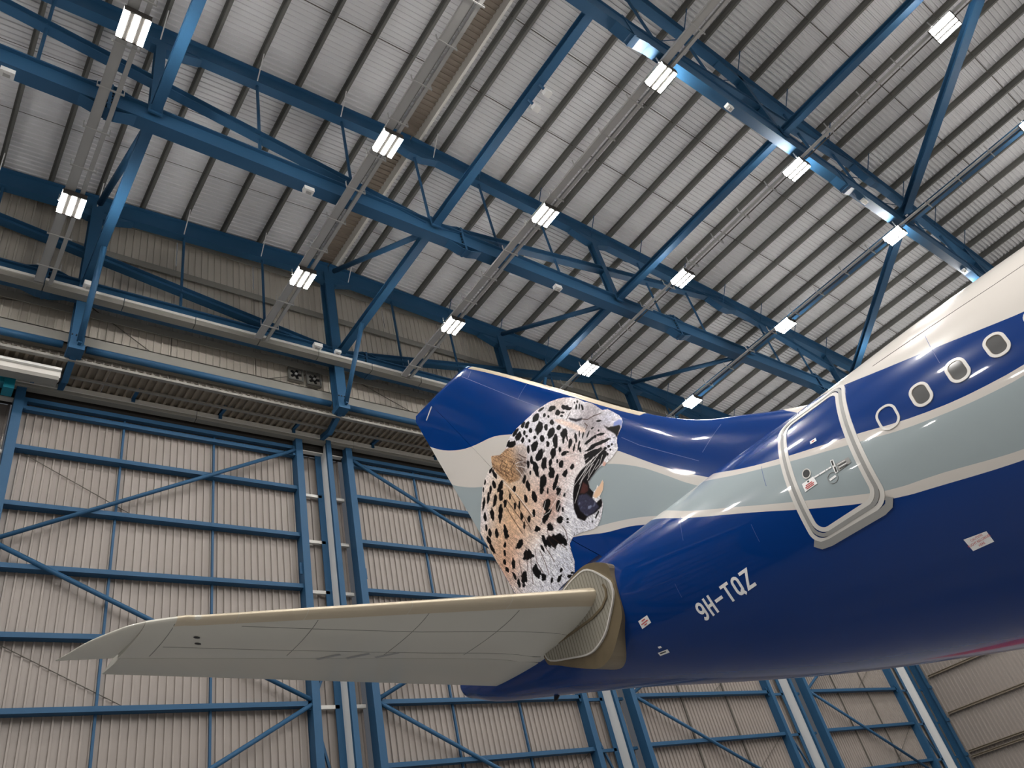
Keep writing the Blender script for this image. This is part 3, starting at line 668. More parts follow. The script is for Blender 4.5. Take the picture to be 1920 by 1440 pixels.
for ch in '9H-TQZ':
    w, strokes = GL[ch]; m = MB()
    for pts, cl in strokes:
        r = ribbon([(6.865 - (x + p[0] * 1.0), 3.725 + p[1]) for p in pts], SWD, cl, 0.008, 0.05); m.add(r.v, r.f)
    if reg is None:
        reg = m.local('registration', M_PLAC, air); reg['label'] = 'white registration letters 9H-TQZ'
    else: m.local('letter', M_PLAC, reg)
    x += w + {'9': 0.055, 'H': 0.055, '-': 0.045, 'T': 0.05, 'Q': 0.05, 'Z': 0}[ch]

def text_mesh(s, size, ca, cz, material, parent, name):
    cu = bpy.data.curves.new('txt', 'FONT'); cu.body = s; cu.size = size; cu.align_x = 'CENTER'; cu.align_y = 'CENTER'; cu.resolution_u = 2
    o = bpy.data.objects.new('txt', cu); COL.objects.link(o); bpy.context.view_layer.update()
    me = bpy.data.meshes.new_from_object(o); bpy.data.objects.remove(o)
    for v in me.vertices: v.co = skin(ca - v.co.x, cz + v.co.y, 0.014)
    me.materials.clear(); me.materials.append(material)
    p = bpy.data.objects.new(name, me); COL.objects.link(p); p.parent = parent; return p
pl = patch([(2.58, 2.915), (2.29, 2.875), (2.30, 2.75), (2.58, 2.77)], 0.008).local('caution_placard', M_PLAC, air); pl['label'] = 'white caution placard with red text'
for s, z in (('CAUTION', 2.868), ('FLIGHT RECORDER', 2.828), ('HERE', 2.788)): text_mesh(s, 0.036, 2.437, z, M_TXTR, pl, 'placard_text')
pl = patch([(8.20, 4.325), (7.925, 4.315), (7.93, 4.185), (8.215, 4.19)], 0.008).local('caution_placard', M_PLAC, air); pl['label'] = 'small white placard behind the registration'
for z, w in ((4.29, .1), (4.25, .2), (4.215, .08)): ribbon([(8.07 + w / 2, z), (8.07 - w / 2, z)], 0.014, False, 0.014).local('placard_line', M_TXTR, pl)
pl = patch([(8.29, 3.80), (8.02, 3.755), (8.03, 3.705), (8.30, 3.75)], 0.008).local('stencil_plate', M_PLAC, air)
ribbon([(8.25, 3.772), (8.09, 3.745)], 0.014, False, 0.014).local('placard_line', M_TXTK, pl)
patch([(8.18, 3.86), (8.10, 3.845), (8.10, 3.815), (8.18, 3.83)], 0.008).local('stencil_plate', M_PLAC, air)
for a, zz in ((7.0, (4.2, 4.45)), (6.5, (5.0, 5.5)), (4.6, (4.9, 5.3)), (1.55, (4.95, 5.6)), (5.1, (4.2, 4.5))):
    ribbon([(a, zz[0]), (a, zz[1])], 0.006, False, 0.003).local('skin_seam', M_SEAM, fus)
ribbon([(-3, 5.62), (0.5, 5.65), (2.4, 5.75)], 0.006, False, 0.004).local('skin_seam', M_SEAMG, fus)
MB().prism([(12.15, 4.46), (12.32, 4.52), (12.36, 4.40), (12.28, 4.38)], 'y', -0.015, 0.015).local('drain_mast', M_BLACK, fus)
LEO_SPOTS = [[10.362,10.834,-0.062,-0.087,-0.108,0.056],[10.827,10.954,-0.053,-0.046,-0.045,0.067],[10.701,10.838,-0.053,-0.051,-0.062,0.069],[10.634,10.614,-0.058,-0.04,-0.022,0.062],[10.322,10.505,-0.088,-0.092,-0.103,0.102],[10.108,10.353,-0.056,-0.044,-0.041,0.084],[9.885,10.365,-0.054,-0.037,-0.019,0.058],[9.767,10.735,-0.12,-0.029,0.012,0.067],[9.339,10.454,-0.121,-0.116,-0.026,0.05],[9.626,10.492,-0.046,-0.059,-0.058,0.048],[9.475,10.395,-0.051,-0.036,-0.007,0.026],[9.539,10.337,-0.047,-0.032,-0.008,0.026],[10.057,10.716,-0.039,-0.027,-0.016,0.052],[9.937,10.595,-0.03,-0.021,-0.011,0.035],[10.1,10.942,-0.101,-0.007,0.011,0.035],[11.163,10.915,-0.043,-0.06,-0.099,0.036],[11.091,10.745,-0.069,-0.07,-0.084,0.074],[10.852,10.703,-0.042,-0.029,-0.021,0.058],[10.815,10.572,-0.036,-0.024,-0.013,0.034],[10.992,10.55,-0.043,-0.041,-0.048,0.05],[11.386,10.686,-0.152,-0.037,0.021,0.09],[11.531,10.806,-0.032,-0.033,-0.061,0.046],[10.757,10.378,-0.035,-0.024,-0.017,0.045],[10.556,10.347,-0.043,-0.029,-0.015,0.04],[10.333,10.178,-0.073,-0.049,-0.026,0.071],[9.988,10.11,-0.078,-0.084,-0.1,0.088],[9.938,9.831,-0.075,-0.05,-0.059,0.164],[10.646,10.138,-0.077,-0.091,-0.099,0.059],[10.203,9.899,-0.047,-0.031,-0.026,0.07],[10.882,10.197,-0.042,-0.027,-0.038,0.1],[10.553,9.817,-0.08,-0.093,-0.126,0.075],[10.119,9.576,-0.067,-0.053,-0.071,0.111],[9.884,9.528,-0.035,-0.023,-0.02,0.053],[9.8,9.355,-0.094,-0.015,0.012,0.053],[9.666,9.32,-0.031,-0.02,-0.01,0.025],[10.88,9.867,-0.041,-0.027,-0.031,0.078],[10.823,9.549,-0.085,-0.036,-0.009,0.191],[10.499,9.502,-0.078,-0.052,-0.062,0.135],[10.285,9.419,-0.048,-0.035,-0.045,0.081],[9.978,9.158,-0.054,-0.046,-0.052,0.063],[10.071,9.308,-0.033,-0.021,-0.017,0.042],[10.344,9.144,-0.077,-0.048,-0.055,0.136],[10.252,8.907,-0.044,-0.033,-0.073,0.106],[9.941,8.879,-0.039,-0.048,-0.083,0.042],[9.669,8.898,-0.041,-0.033,-0.035,0.048],[11.028,9.826,-0.042,-0.027,-0.035,0.086],[11.035,9.576,-0.033,-0.021,-0.022,0.053],[11.241,9.307,-0.063,-0.027,-0.013,0.136],[11.312,9.549,-0.044,-0.032,-0.059,0.085],[10.706,9.084,-0.093,-0.066,-0.09,0.145],[10.841,8.935,-0.05,-0.034,-0.05,0.085],[10.388,8.788,-0.049,-0.042,-0.067,0.069],[10.306,8.614,-0.071,-0.043,-0.038,0.089],[11.142,8.962,-0.08,-0.032,-0.008,0.15],[11.44,9.062,-0.054,-0.024,-0.014,0.099],[10.797,8.532,-0.086,-0.072,-0.094,0.089],[10.464,8.288,-0.058,-0.039,-0.07,0.11],[10.17,8.414,-0.025,-0.019,-0.028,0.036],[10.347,8.123,-0.027,-0.016,-0.021,0.048],[11.748,9.536,-0.051,-0.031,-0.027,0.064],[10.64,8.815,-0.023,-0.014,-0.031,0.073],[12.454,10.552,-0.043,-0.038,-0.08,0.073],[12.34,10.353,-0.062,-0.018,0.03,0.142],[12.462,10.107,-0.057,-0.024,-0.002,0.112],[12.237,9.914,-0.066,-0.065,-0.146,0.089],[12.656,10.059,-0.041,-0.027,-0.053,0.095],[12.826,9.912,-0.048,-0.032,-0.076,0.125],[12.3,9.68,-0.067,-0.04,-0.056,0.135],[12.592,9.691,-0.055,-0.04,-0.099,0.118],[13.069,9.863,-0.048,-0.034,-0.099,0.133],[12.232,9.398,-0.053,-0.031,-0.038,0.09],[12.47,9.378,-0.051,-0.037,-0.074,0.088],[11.989,9.441,-0.032,-0.019,-0.029,0.068],[11.901,9.126,-0.045,-0.026,-0.03,0.071],[11.734,9.054,-0.031,-0.018,-0.035,0.083],[12.784,10.389,-0.03,-0.022,-0.042,0.058],[12.938,10.23,-0.028,-0.019,-0.032,0.053],[12.843,9.406,-0.079,-0.037,-0.025,0.145],[13.154,9.503,-0.051,-0.026,-0.028,0.108],[12.527,9.225,-0.066,-0.041,-0.098,0.171],[11.771,8.741,-0.044,-0.025,-0.032,0.074],[11.535,8.531,-0.049,-0.028,-0.028,0.064],[11.307,8.577,-0.048,-0.027,-0.037,0.084],[13.211,9.214,-0.044,-0.023,-0.027,0.081],[13.115,9.028,-0.058,-0.026,-0.018,0.1],[12.859,8.848,-0.056,-0.027,-0.026,0.095],[12.496,8.688,-0.082,-0.035,-0.022,0.17],[11.765,8.486,-0.031,-0.017,-0.032,0.073],[11.364,8.151,-0.104,-0.043,-0.009,0.062],[12.672,8.427,-0.041,-0.028,-0.047,0.054],[12.754,8.244,-0.048,-0.021,-0.015,0.081],[12.117,8.131,-0.064,-0.069,-0.131,0.049],[11.915,7.758,-0.154,-0.08,-0.045,0.101],[12.533,7.822,-0.059,-0.03,-0.052,0.115],[13.244,8.863,-0.065,-0.015,0.031,0.126],[13.184,8.572,-0.064,-0.014,0.038,0.14],[12.848,8.033,-0.045,-0.018,-0.01,0.073],[12.824,7.811,-0.055,-0.015,0.01,0.078],[11.799,7.227,-0.112,-0.039,-0.016,0.156],[11.603,7.014,-0.077,-0.038,-0.029,0.063],[11.374,6.812,-0.035,-0.021,-0.037,0.048],[12.293,7.308,-0.095,-0.046,-0.063,0.138],[10.544,7.948,-0.088,-0.049,-0.032,0.073],[10.291,7.829,-0.032,-0.018,-0.01,0.023],[10.32,7.762,-0.032,-0.018,-0.008,0.017],[10.92,7.966,-0.091,-0.05,-0.036,0.081],[10.932,8.264,-0.064,-0.071,-0.18,0.083],[11.372,7.639,-0.042,-0.007,0.029,0.112],[11.23,7.753,-0.067,-0.02,0.005,0.144],[10.999,7.63,-0.197,-0.106,-0.053,0.118],[10.749,7.565,-0.138,-0.122,-0.08,0.058],[10.622,7.427,-0.079,0.002,0.058,0.124],[10.966,6.867,-0.037,-0.027,-0.037,0.033],[11.116,6.73,-0.043,-0.034,-0.077,0.059],[10.775,6.624,-0.079,-0.018,0.003,0.038],[10.662,6.649,-0.05,-0.018,-0.004,0.022],[12.621,7.541,-0.047,-0.009,0.026,0.108],[12.529,7.306,-0.053,-0.019,-0.012,0.087],[9.442,7.418,-0.016,-0.015,-0.039,0.029],[9.361,7.463,-0.012,-0.012,-0.032,0.025],[9.603,7.372,-0.02,-0.011,-0.011,0.025],[9.062,10.278,-0.017,-0.013,-0.019,0.062],[8.974,10.236,-0.016,-0.013,-0.02,0.067],[8.9,10.165,-0.022,-0.006,0.01,0.083],[9.006,10.434,-0.019,-0.013,-0.006,0.044],[9.084,10.445,-0.017,-0.012,-0.005,0.032],[8.559,9.503,-0.071,-0.041,-0.004,0.022],[8.601,9.135,-0.101,-0.052,-0.005,0.03],[8.772,9.184,-0.031,-0.021,-0.01,0.03],[8.632,9.26,-0.026,-0.017,-0.008,0.024],[8.78,9.426,-0.042,-0.001,0.007,0.024],[8.965,9.183,-0.146,0.002,0.013,0.037],[8.67,8.936,-0.313,-0.084,0.003,0.043],[8.981,8.975,-0.148,-0.02,0.008,0.036],[8.935,8.856,-0.249,-0.068,0.003,0.037],[8.395,8.704,-0.023,-0.015,-0.009,0.024],[8.49,8.716,-0.03,-0.02,-0.01,0.028],[8.601,8.726,-0.037,-0.024,-0.012,0.032],[8.473,8.606,-0.021,-0.013,-0.009,0.024],[8.579,8.551,-0.021,-0.013,-0.01,0.028],[8.649,8.596,-0.035,-0.029,-0.039,0.058],[9.609,9.826,-0.083,-0.081,-0.07,0.084],[9.69,9.692,-0.032,-0.021,-0.033,0.091],[9.526,9.477,-0.043,-0.037,-0.063,0.094],[9.562,9.687,-0.027,-0.013,-0.012,0.098],[9.306,9.515,-0.033,-0.019,-0.026,0.115],[9.287,9.266,-0.023,-0.021,-0.064,0.086],[9.288,9.138,-0.03,-0.02,-0.023,0.062],[9.727,10.098,-0.042,-0.059,-0.051,0.027],[9.45,9.295,-0.024,-0.02,-0.049,0.071],[8.93,9.369,-0.016,-0.018,-0.06,0.053],[9.092,9.425,-0.015,-0.015,-0.046,0.056],[9.176,9.534,-0.017,-0.012,-0.022,0.065]]
LEO_OUT = [[9.146,10.669],[8.961,10.494],[8.83,10.312],[8.631,10.115],[8.506,9.927],[8.388,9.73],[8.252,9.666],[8.093,9.444],[7.998,9.296],[7.942,9.149],[7.953,9.05],[8.021,8.939],[8.185,8.793],[8.238,8.676],[8.266,8.495],[8.464,8.403],[8.694,8.367],[8.768,8.329],[8.843,8.4],[9.002,8.378],[9.211,8.314],[9.346,8.252],[9.357,8.115],[9.29,7.979],[9.205,7.999],[9.129,8.072],[9.096,8.004],[8.941,8.088],[8.925,8.018],[9.008,7.857],[9.168,7.765],[9.13,7.696],[9.131,7.582],[9.174,7.492],[9.304,7.317],[9.483,7.192],[9.635,7.198],[10.054,7.326],[10.301,7.358],[10.458,7.27],[10.483,7.035],[10.483,6.834],[10.57,6.636],[10.735,6.565],[11.122,6.534],[11.507,6.454],[12.931,7.074],[12.952,7.213],[13.162,7.857],[13.311,8.408],[13.452,8.791],[13.578,9.122],[13.504,9.269],[13.251,9.805],[13.087,10.067],[12.946,10.319],[12.747,10.48],[12.55,10.585],[12.342,10.595],[12.346,10.713],[12.289,10.913],[12.095,10.809],[11.94,10.722],[11.715,10.718],[11.559,10.859],[11.387,10.946],[11.053,11.008],[10.679,11.012],[10.249,11.033],[9.805,10.984],[9.524,10.889],[9.341,10.805]]
LEO_MOUTH = [[9.714,8.551],[9.444,8.507],[9.342,8.262],[9.362,8.118],[9.287,7.973],[9.392,7.851],[9.32,7.696],[9.136,7.711],[9.143,7.611],[9.207,7.534],[9.435,7.505],[9.696,7.55],[9.813,7.502],[9.991,7.683],[10.013,7.931],[9.912,8.255]]
LEO_LIPS = [[9.235,8.95],[8.939,8.846],[8.624,8.742],[8.598,8.563],[8.796,8.444],[9.03,8.384],[9.317,8.283],[9.567,8.363],[9.772,8.414],[9.672,8.574],[9.479,8.653],[9.264,8.717]]
LEO_TONGUE = [[9.738,8.151],[9.485,8.036],[9.363,7.811],[9.268,7.569],[9.484,7.533],[9.692,7.56],[9.847,7.788],[9.856,8.029]]
LEO_GUM = [[9.501,8.371],[9.395,8.21],[9.431,8.088],[9.56,8.081],[9.696,8.174]]
LEO_FANG = [[8.929,8.08],[8.944,7.959],[9.032,7.848],[9.156,7.793],[9.293,7.793],[9.352,7.893],[9.237,7.959],[9.104,8.021]]
LEO_TOOTH = [[8.745,8.461],[8.69,8.377],[8.755,8.325],[8.818,8.389]]
LEO_NOSE = [[8.471,9.328],[8.366,9.172],[8.245,9.122],[8.054,9.053],[8.037,8.975],[8.214,8.773],[8.232,8.9],[8.383,9.118]]
LEO_NOSEH = [[8.171,9.198],[8.022,9.182],[7.959,9.107],[8.005,8.967],[8.057,9.042],[8.223,9.107]]
LEO_EYE = [[9.379,10.164],[9.276,10.079],[9.147,9.954],[8.962,9.881],[9.014,9.834],[9.178,9.901],[9.317,10.043]]
LEO_BROW = [[9.806,10.404],[9.565,10.251],[9.242,9.89],[8.952,9.529],[9.028,9.435],[9.358,9.819],[9.703,10.22]]
LEO_EAR = [[12.378,10.633],[12.289,10.913],[11.961,10.722],[11.674,10.719],[11.254,10.569],[11.022,10.471],[10.914,10.259],[11.008,10.018],[11.212,9.794],[11.502,9.653],[11.887,9.782],[12.095,10.075],[12.267,10.377]]
LEO_WHISKERS = [[[8.748,8.722],[9.463,8.693],[10.29,8.691]],[[8.655,8.737],[9.313,8.673],[10.08,8.626]],[[8.956,8.645],[9.353,8.574],[9.776,8.441]],[[9.043,8.576],[9.51,8.425],[9.929,8.048]],[[9.245,9.046],[9.672,9.22],[9.957,9.339]],[[9.061,8.687],[9.623,8.693],[10.12,8.452]],[[9.135,8.809],[9.744,8.794],[10.386,8.711]],[[8.846,8.698],[9.092,8.607],[9.302,8.395]],[[10.045,8.629],[10.803,8.313],[11.01,8.333]],[[10.814,8.616],[11.068,8.366],[11.151,8.217]],[[12.094,9.977],[11.67,9.251],[11.363,8.534]],[[11.469,10.122],[11.326,10.086],[11.168,9.998]],[[11.455,10.058],[11.277,9.917],[11.142,9.778]],[[11.481,9.992],[11.392,9.827],[11.343,9.661]],[[9.748,8.547],[10.19,8.445],[10.534,8.207]],[[9.15,8.694],[9.386,8.57],[9.611,8.488]],[[8.981,8.735],[9.255,8.586],[9.627,8.375]],[[8.86,8.583],[9.091,8.459],[9.359,8.333]],[[8.727,8.622],[8.875,8.47],[9.042,8.428]]]
LEO_STRANDS = [[[9.255,10.261],[9.328,10.213],[9.426,10.141]],[[8.985,9.85],[8.844,9.739],[8.653,9.718],[8.452,9.662]],[[8.943,9.698],[8.891,9.582],[8.967,9.527]],[[11.433,10.21],[11.68,10.091],[11.687,9.876]],[[11.248,10.284],[11.151,10.138],[11.038,10.037]],[[11.353,10.214],[11.225,10.048],[11.09,9.907]],[[11.755,10.305],[11.925,10.19],[11.889,9.974]],[[11.883,10.5],[12.045,10.406],[12.05,10.185]],[[11.982,9.651],[11.785,8.98],[11.563,8.249]],[[12.297,9.49],[12.145,8.98],[11.907,8.339]],[[12.147,9.454],[11.948,8.971],[11.712,8.431]],[[11.844,9.594],[11.629,9.07],[11.424,8.569]],[[11.634,7.754],[11.695,7.454],[11.589,7.122]],[[11.471,7.621],[11.415,7.265],[11.41,6.965]],[[11.821,7.756],[11.929,7.432],[12.033,7.042]],[[12.299,7.811],[12.326,7.49],[12.409,7.224]],[[11.261,7.604],[11.164,7.344],[11.11,7.155]],[[11.923,7.955],[11.997,7.704],[12.088,7.418]],[[11.025,7.809],[10.85,7.573],[10.64,7.276]],[[10.52,7.768],[10.462,7.595],[10.492,7.38]],[[11.032,7.956],[11.077,7.695],[10.974,7.452]]]
LEO_BLOBS = [[12.07,8.88,1.23,0.84,0.66,0.5,0.8],[11.91,8.17,0.92,0.84,0.68,0.54,0.7],[12.1,9.56,0.77,0.82,0.68,0.52,0.6],[12.71,7.97,0.74,0.74,0.53,0.42,0.8],[12.9,8.58,0.7,0.84,0.7,0.58,0.6],[10.64,8.69,0.72,0.76,0.62,0.58,0.6],[9.64,9.21,0.46,0.8,0.66,0.62,0.5],[8.75,9.87,0.43,0.55,0.52,0.54,0.7],[8.78,9.48,0.35,0.5,0.46,0.47,0.6],[10.64,8.27,0.39,0.62,0.42,0.32,0.7],[11.6,7.17,1.0,0.9,0.9,0.94,0.9],[10.72,6.96,0.61,0.84,0.85,0.9,0.9],[10.13,7.9,0.52,0.9,0.9,0.94,0.9],[9.8,7.32,0.58,0.84,0.84,0.88,0.9],[10.6,10.61,1.06,0.87,0.86,0.91,0.6],[9.55,10.75,0.38,0.72,0.64,0.6,0.6],[8.31,9.37,0.3,0.74,0.74,0.8,0.9],[8.65,8.98,0.34,0.74,0.64,0.64,0.6],[8.38,8.77,0.19,0.88,0.88,0.95,0.9],[12.98,9.4,0.53,0.84,0.76,0.7,0.6],[13.23,9.54,0.33,0.86,0.84,0.86,0.8]]

# ------------------------------------------------------------------ fin with rudder
LE = [(2.6, 5.9), (3.4, 6.5), (4.32, 6.95), (4.81, 7.19), (5.32, 7.47), (5.98, 7.82), (6.42, 8.11), (6.87, 8.48), (7.41, 8.98), (9.56, 11.30), (12.30, 14.17), (12.42, 14.28), (12.62, 14.36), (12.9, 14.4)]
fle = pchip(np.array([p[1] for p in LE]), np.array([p[0] for p in LE]))
def fin_le(z): return float(fle(min(z, 14.4)))
def fin_te(z): return 12.79 + (z - 7.17) * 2.60 / 7.21 + (0 if z < 14.2 else -(z - 14.2) * 0.6)
def foil(x, tc): return 5 * tc * (0.2969 * math.sqrt(max(x, 0)) - 0.126 * x - 0.3516 * x * x + 0.2843 * x**3 - 0.1036 * x**4)
def fin_half(a, z):
    l, t = fin_le(z), fin_te(z); c = t - l; x = min(max((a - l) / c, 0), 1)
    k = 1.0 if z < 14.15 else max(0.25, math.sqrt(max(0, 1 - ((z - 14.15) / 0.26) ** 2)))
    return foil(x, 0.088) * c * k
def fin_skin(a, z, off=0.0): return (a, fin_half(a, z) + off, z)
HINGE = 0.68
zs = [5.9 + 0.12 * i for i in range(69)] + [14.16, 14.22, 14.28, 14.33, 14.37, 14.395]
def section_loft(zs, xs, te_closed):
    vs, fs = [], []; n = len(xs) * 2
    for z in zs:
        l, t = fin_le(z), fin_te(z); c = t - l
        up = [(l + x * c, fin_half(l + x * c, z), z) for x in xs]; vs += up + [(p[0], -p[1], p[2]) for p in up[::-1]]
    for i in range(len(zs) - 1):
        for k in range(n): fs.append((i * n + k, i * n + (k + 1) % n, (i + 1) * n + (k + 1) % n, (i + 1) * n + k))
    fs.append(tuple(range(n))[::-1]); fs.append(tuple(range((len(zs) - 1) * n, len(zs) * n)))
    return MB().add(vs, fs)
xs1 = [HINGE * (1 - math.cos(math.pi / 2 * k / 22)) for k in range(23)]
def auto_smooth(o, ang=35):
    me = o.data
    bmn = 0
    me.polygons.foreach_set('use_smooth', [True] * len(me.polygons))
    try:
        me.set_sharp_from_angle(angle=math.radians(ang))
    except Exception:
        pass
    return o
fin = section_loft(zs, xs1, False).local('tail_fin', M_LIV, air); auto_smooth(fin)
xs2 = [HINGE + 0.0022 + (1 - HINGE - 0.0022) * k / 8 for k in range(9)]
rud = section_loft([z for z in zs if z > 6.5], xs2, True).local('rudder', M_LIV, fin); auto_smooth(rud)
# bare metal leading edge
m = MB(); zl = [8.97 + 0.1 * i for i in range(53)]; xq = [0, 0.004, 0.01, 0.02, 0.034]
vs, fs = [], []; n = 9
for z in zl:
    l, t = fin_le(z), fin_te(z); c = t - l; w = 0.13 / c / 0.034
    row = [(l + x * w * c - (0.006 if x == 0 else 0), fin_half(l + x * w * c, z) + 0.005, z) for x in xq]
    row[0] = (row[0][0], 0.0, z); vs += row[::-1] + [(p[0], -p[1], p[2]) for p in row[1:]]
for i in range(len(zl) - 1):
    for k in range(n - 1): fs.append((i * n + k, i * n + k + 1, (i + 1) * n + k + 1, (i + 1) * n + k))
lef = MB().add(vs, fs).local('leading_edge', M_METAL, fin, True); lef['label'] = 'cream bare-metal leading edge'
for pts in ([(12.71, 14.06), (10.79, 11.78), (10.17, 11.07), (9.6, 10.4)], [(10.79, 11.78), (10.41, 12.05)], [(12.47, 13.81), (12.31, 13.98)], [(8.1, 8.71), (7.72, 8.24), (6.51, 7.04)], [(5.81, 7.51), (6.37, 7.16)]):
    ribbon(pts, 0.012, False, 0.003, 0.1, fin_skin).local('skin_seam', M_SEAM, fin)
ribbon([(14.34, 14.1), (14.75, 13.85)], 0.05, False, 0.012, 0.1, fin_skin).local('static_strap', M_PAINTW, fin)
blob([(12.75 + 0.07 * math.cos(t), 14.16 + 0.05 * math.sin(t)) for t in [2 * math.pi * k / 14 for k in range(14)]], 0.01, fin_skin).local('tip_light', M_PAINTW, fin)

# leopard head print on the fin, painted on a fine grid of the print film
def leopard():
    h = 0.0115; A = np.arange(7.85, 13.55, h); Z = np.arange(6.40, 11.06, h); aa, zz = np.meshgrid(A, Z)
    rng = np.random.default_rng(3)
    def inside(poly):
        r = np.zeros(aa.shape, bool); n = len(poly)
        for i in range(n):
            x1, y1 = poly[i]; x2, y2 = poly[(i + 1) % n]
            if y1 == y2: continue
            c = ((y1 > zz) != (y2 > zz)) & (aa < (x2 - x1) * (zz - y1) / (y2 - y1) + x1); r ^= c
        return r
    def smooth(n, k):
        for _ in range(k): n = (n + np.roll(n, 1, 0) + np.roll(n, -1, 0) + np.roll(n, 1, 1) + np.roll(n, -1, 1)) / 5
        return n
    def streak(dx, dz, L):
        n = rng.standard_normal(aa.shape); o = np.zeros_like(n)
        for k in range(L): o += np.roll(np.roll(n, int(round(k * dz)), 0), int(round(k * dx)), 1)
        return o / math.sqrt(L)
    fine = smooth(rng.standard_normal(aa.shape), 2); fine /= fine.std()
    mid = smooth(rng.standard_normal(aa.shape), 14); mid /= mid.std()
    s1 = streak(-0.7, -0.9, 18); s2 = streak(-0.2, -1.0, 14)
    img = np.ones(aa.shape + (3,)) * np.array([0.93, 0.915, 0.93])
    def over(mask, col):
        nonlocal img; img = img * (1 - mask[..., None]) + np.array(col) * mask[..., None]
    for a, z, R, r, g, b, w in LEO_BLOBS:
        over(w * np.exp(-((aa - a) ** 2 + (zz - z) ** 2) / R ** 2), (r, g, b))
    neck = np.clip((9.6 - zz) / 1.2, 0, 1)
    ear = smooth(inside(LEO_EAR).astype(float), 5)
    ear = ear * np.clip((aa - LEO_EAR[7][0] - 0.05) / 0.55, 0.25, 1); over(ear * 0.85, (0.66, 0.50, 0.36)); over(ear * np.clip(s1 * 0.4, 0, 0.8), (0.90, 0.74, 0.55)); over(ear * np.clip(-s1 * 0.5 - 0.1, 0, 0.9), (0.22, 0.15, 0.11)); over(0.75 * np.exp(-((aa - LEO_EAR[7][0] - 0.28) ** 2 / 0.05 + (zz - LEO_EAR[7][1] + 0.1) ** 2 / 0.16)) * np.clip(0.7 + s2 * 0.5, 0, 1), (0.16, 0.13, 0.14))
    img *= (1 + neck * 0.09 * s1 + 0.015 * fine + 0.015 * s2 + 0.025 * mid)[..., None]
    low = np.clip((7.9 - zz) / 0.5, 0, 1); over(np.clip(low * s2 * 0.5 - 0.3, 0, 0.75), (0.16, 0.14, 0.15))
    over(smooth(inside(LEO_BROW).astype(float), 8) * 0.8, (0.96, 0.85, 0.79))
    for a, z, ux, uz, vx, vz in LEO_SPOTS:
        d = ux * vz - uz * vx; R = 1.35 * max(math.hypot(ux, uz), math.hypot(vx, vz))
        i0, i1 = np.searchsorted(Z, [z - R, z + R]); j0, j1 = np.searchsorted(A, [a - R, a + R])
        if i1 <= i0 or j1 <= j0: continue
        x, y = aa[i0:i1, j0:j1] - a, zz[i0:i1, j0:j1] - z
        p = (x * vz - y * vx) / d; q = (-x * uz + y * ux) / d
        r = np.sqrt(p * p + q * q) + 0.13 * mid[i0:i1, j0:j1] + 0.06 * s1[i0:i1, j0:j1] * neck[i0:i1, j0:j1]
        al = np.clip((1.22 - r) / 0.2, 0, 1)[..., None] * 0.97
        img[i0:i1, j0:j1] = img[i0:i1, j0:j1] * (1 - al) + np.array([0.03, 0.025, 0.03]) * al
    def line(pts, w, col, al):
        for (x1, y1), (x2, y2) in zip(pts, pts[1:]):
            dx, dy = x2 - x1, y2 - y1; t = np.clip(((aa - x1) * dx + (zz - y1) * dy) / (dx * dx + dy * dy), 0, 1)
            d = np.hypot(aa - x1 - t * dx, zz - y1 - t * dy); over(al * np.clip(1.4 - d / w, 0, 1), col)
    def poly(p, col, k=2, al=1.0): over(smooth(inside(p).astype(float), k) * al, col)
    poly(LEO_LIPS, (0.07, 0.06, 0.07)); poly(LEO_MOUTH, (0.06, 0.045, 0.055)); poly(LEO_GUM, (0.30, 0.17, 0.16), 4)
    poly(LEO_TONGUE, (0.22, 0.22, 0.30), 4); img *= (1 + 0.05 * fine)[..., None]
    over(smooth(inside(LEO_TONGUE).astype(float), 3) * np.clip(mid * 0.5 - 0.35, 0, 0.7), (0.6, 0.64, 0.75))
    poly(LEO_FANG, (0.90, 0.76, 0.64)); poly(LEO_TOOTH, (0.86, 0.68, 0.62)); poly(LEO_NOSE, (0.07, 0.06, 0.06)); poly(LEO_NOSEH, (0.52, 0.58, 0.80), 3)
    poly(LEO_EYE, (0.12, 0.11, 0.14), 3)
    for s in LEO_STRANDS: line(s, 0.013, (0.22, 0.15, 0.12), 0.75)
    for s in LEO_WHISKERS: line(s, 0.009, (0.95, 0.93, 0.93), 0.85)
    te = 12.79 + (zz - 7.17) * 2.60 / 7.21
    mask = inside(LEO_OUT) & (aa < te - 0.01)
    # keep the vertices that touch a painted cell
    cell = mask[:-1, :-1] & mask[1:, :-1] & mask[:-1, 1:] & mask[1:, 1:]
    use = np.zeros(mask.shape, bool); use[:-1, :-1] |= cell; use[1:, :-1] |= cell; use[:-1, 1:] |= cell; use[1:, 1:] |= cell
    idx = -np.ones(mask.shape, int); idx[use] = np.arange(use.sum())
    zl = np.linspace(6.3, 11.1, 200); le = np.array([fin_le(q) for q in zl])
    av_, zv = aa[use], zz[use]; l = np.interp(zv, zl, le); t = 12.79 + (zv - 7.17) * 2.60 / 7.21; c = t - l; x = (av_ - l) / c
    y = 5 * 0.088 * (0.2969 * np.sqrt(x) - 0.126 * x - 0.3516 * x**2 + 0.2843 * x**3 - 0.1036 * x**4) * c + 0.008
    V = np.stack([av_, y, zv], 1); I, J = np.nonzero(cell)
    F = np.stack([idx[I, J], idx[I + 1, J], idx[I + 1, J + 1], idx[I, J + 1]], 1)
    me = bpy.data.meshes.new('leopard_print'); me.vertices.add(len(V)); me.vertices.foreach_set('co', V.ravel().astype(np.float32))
    me.loops.add(F.size); me.loops.foreach_set('vertex_index', F.ravel().astype(np.int32))
    me.polygons.add(len(F)); me.polygons.foreach_set('loop_start', np.arange(0, F.size, 4, dtype=np.int32)); me.polygons.foreach_set('loop_total', np.full(len(F), 4, np.int32))
    me.update(calc_edges=True)
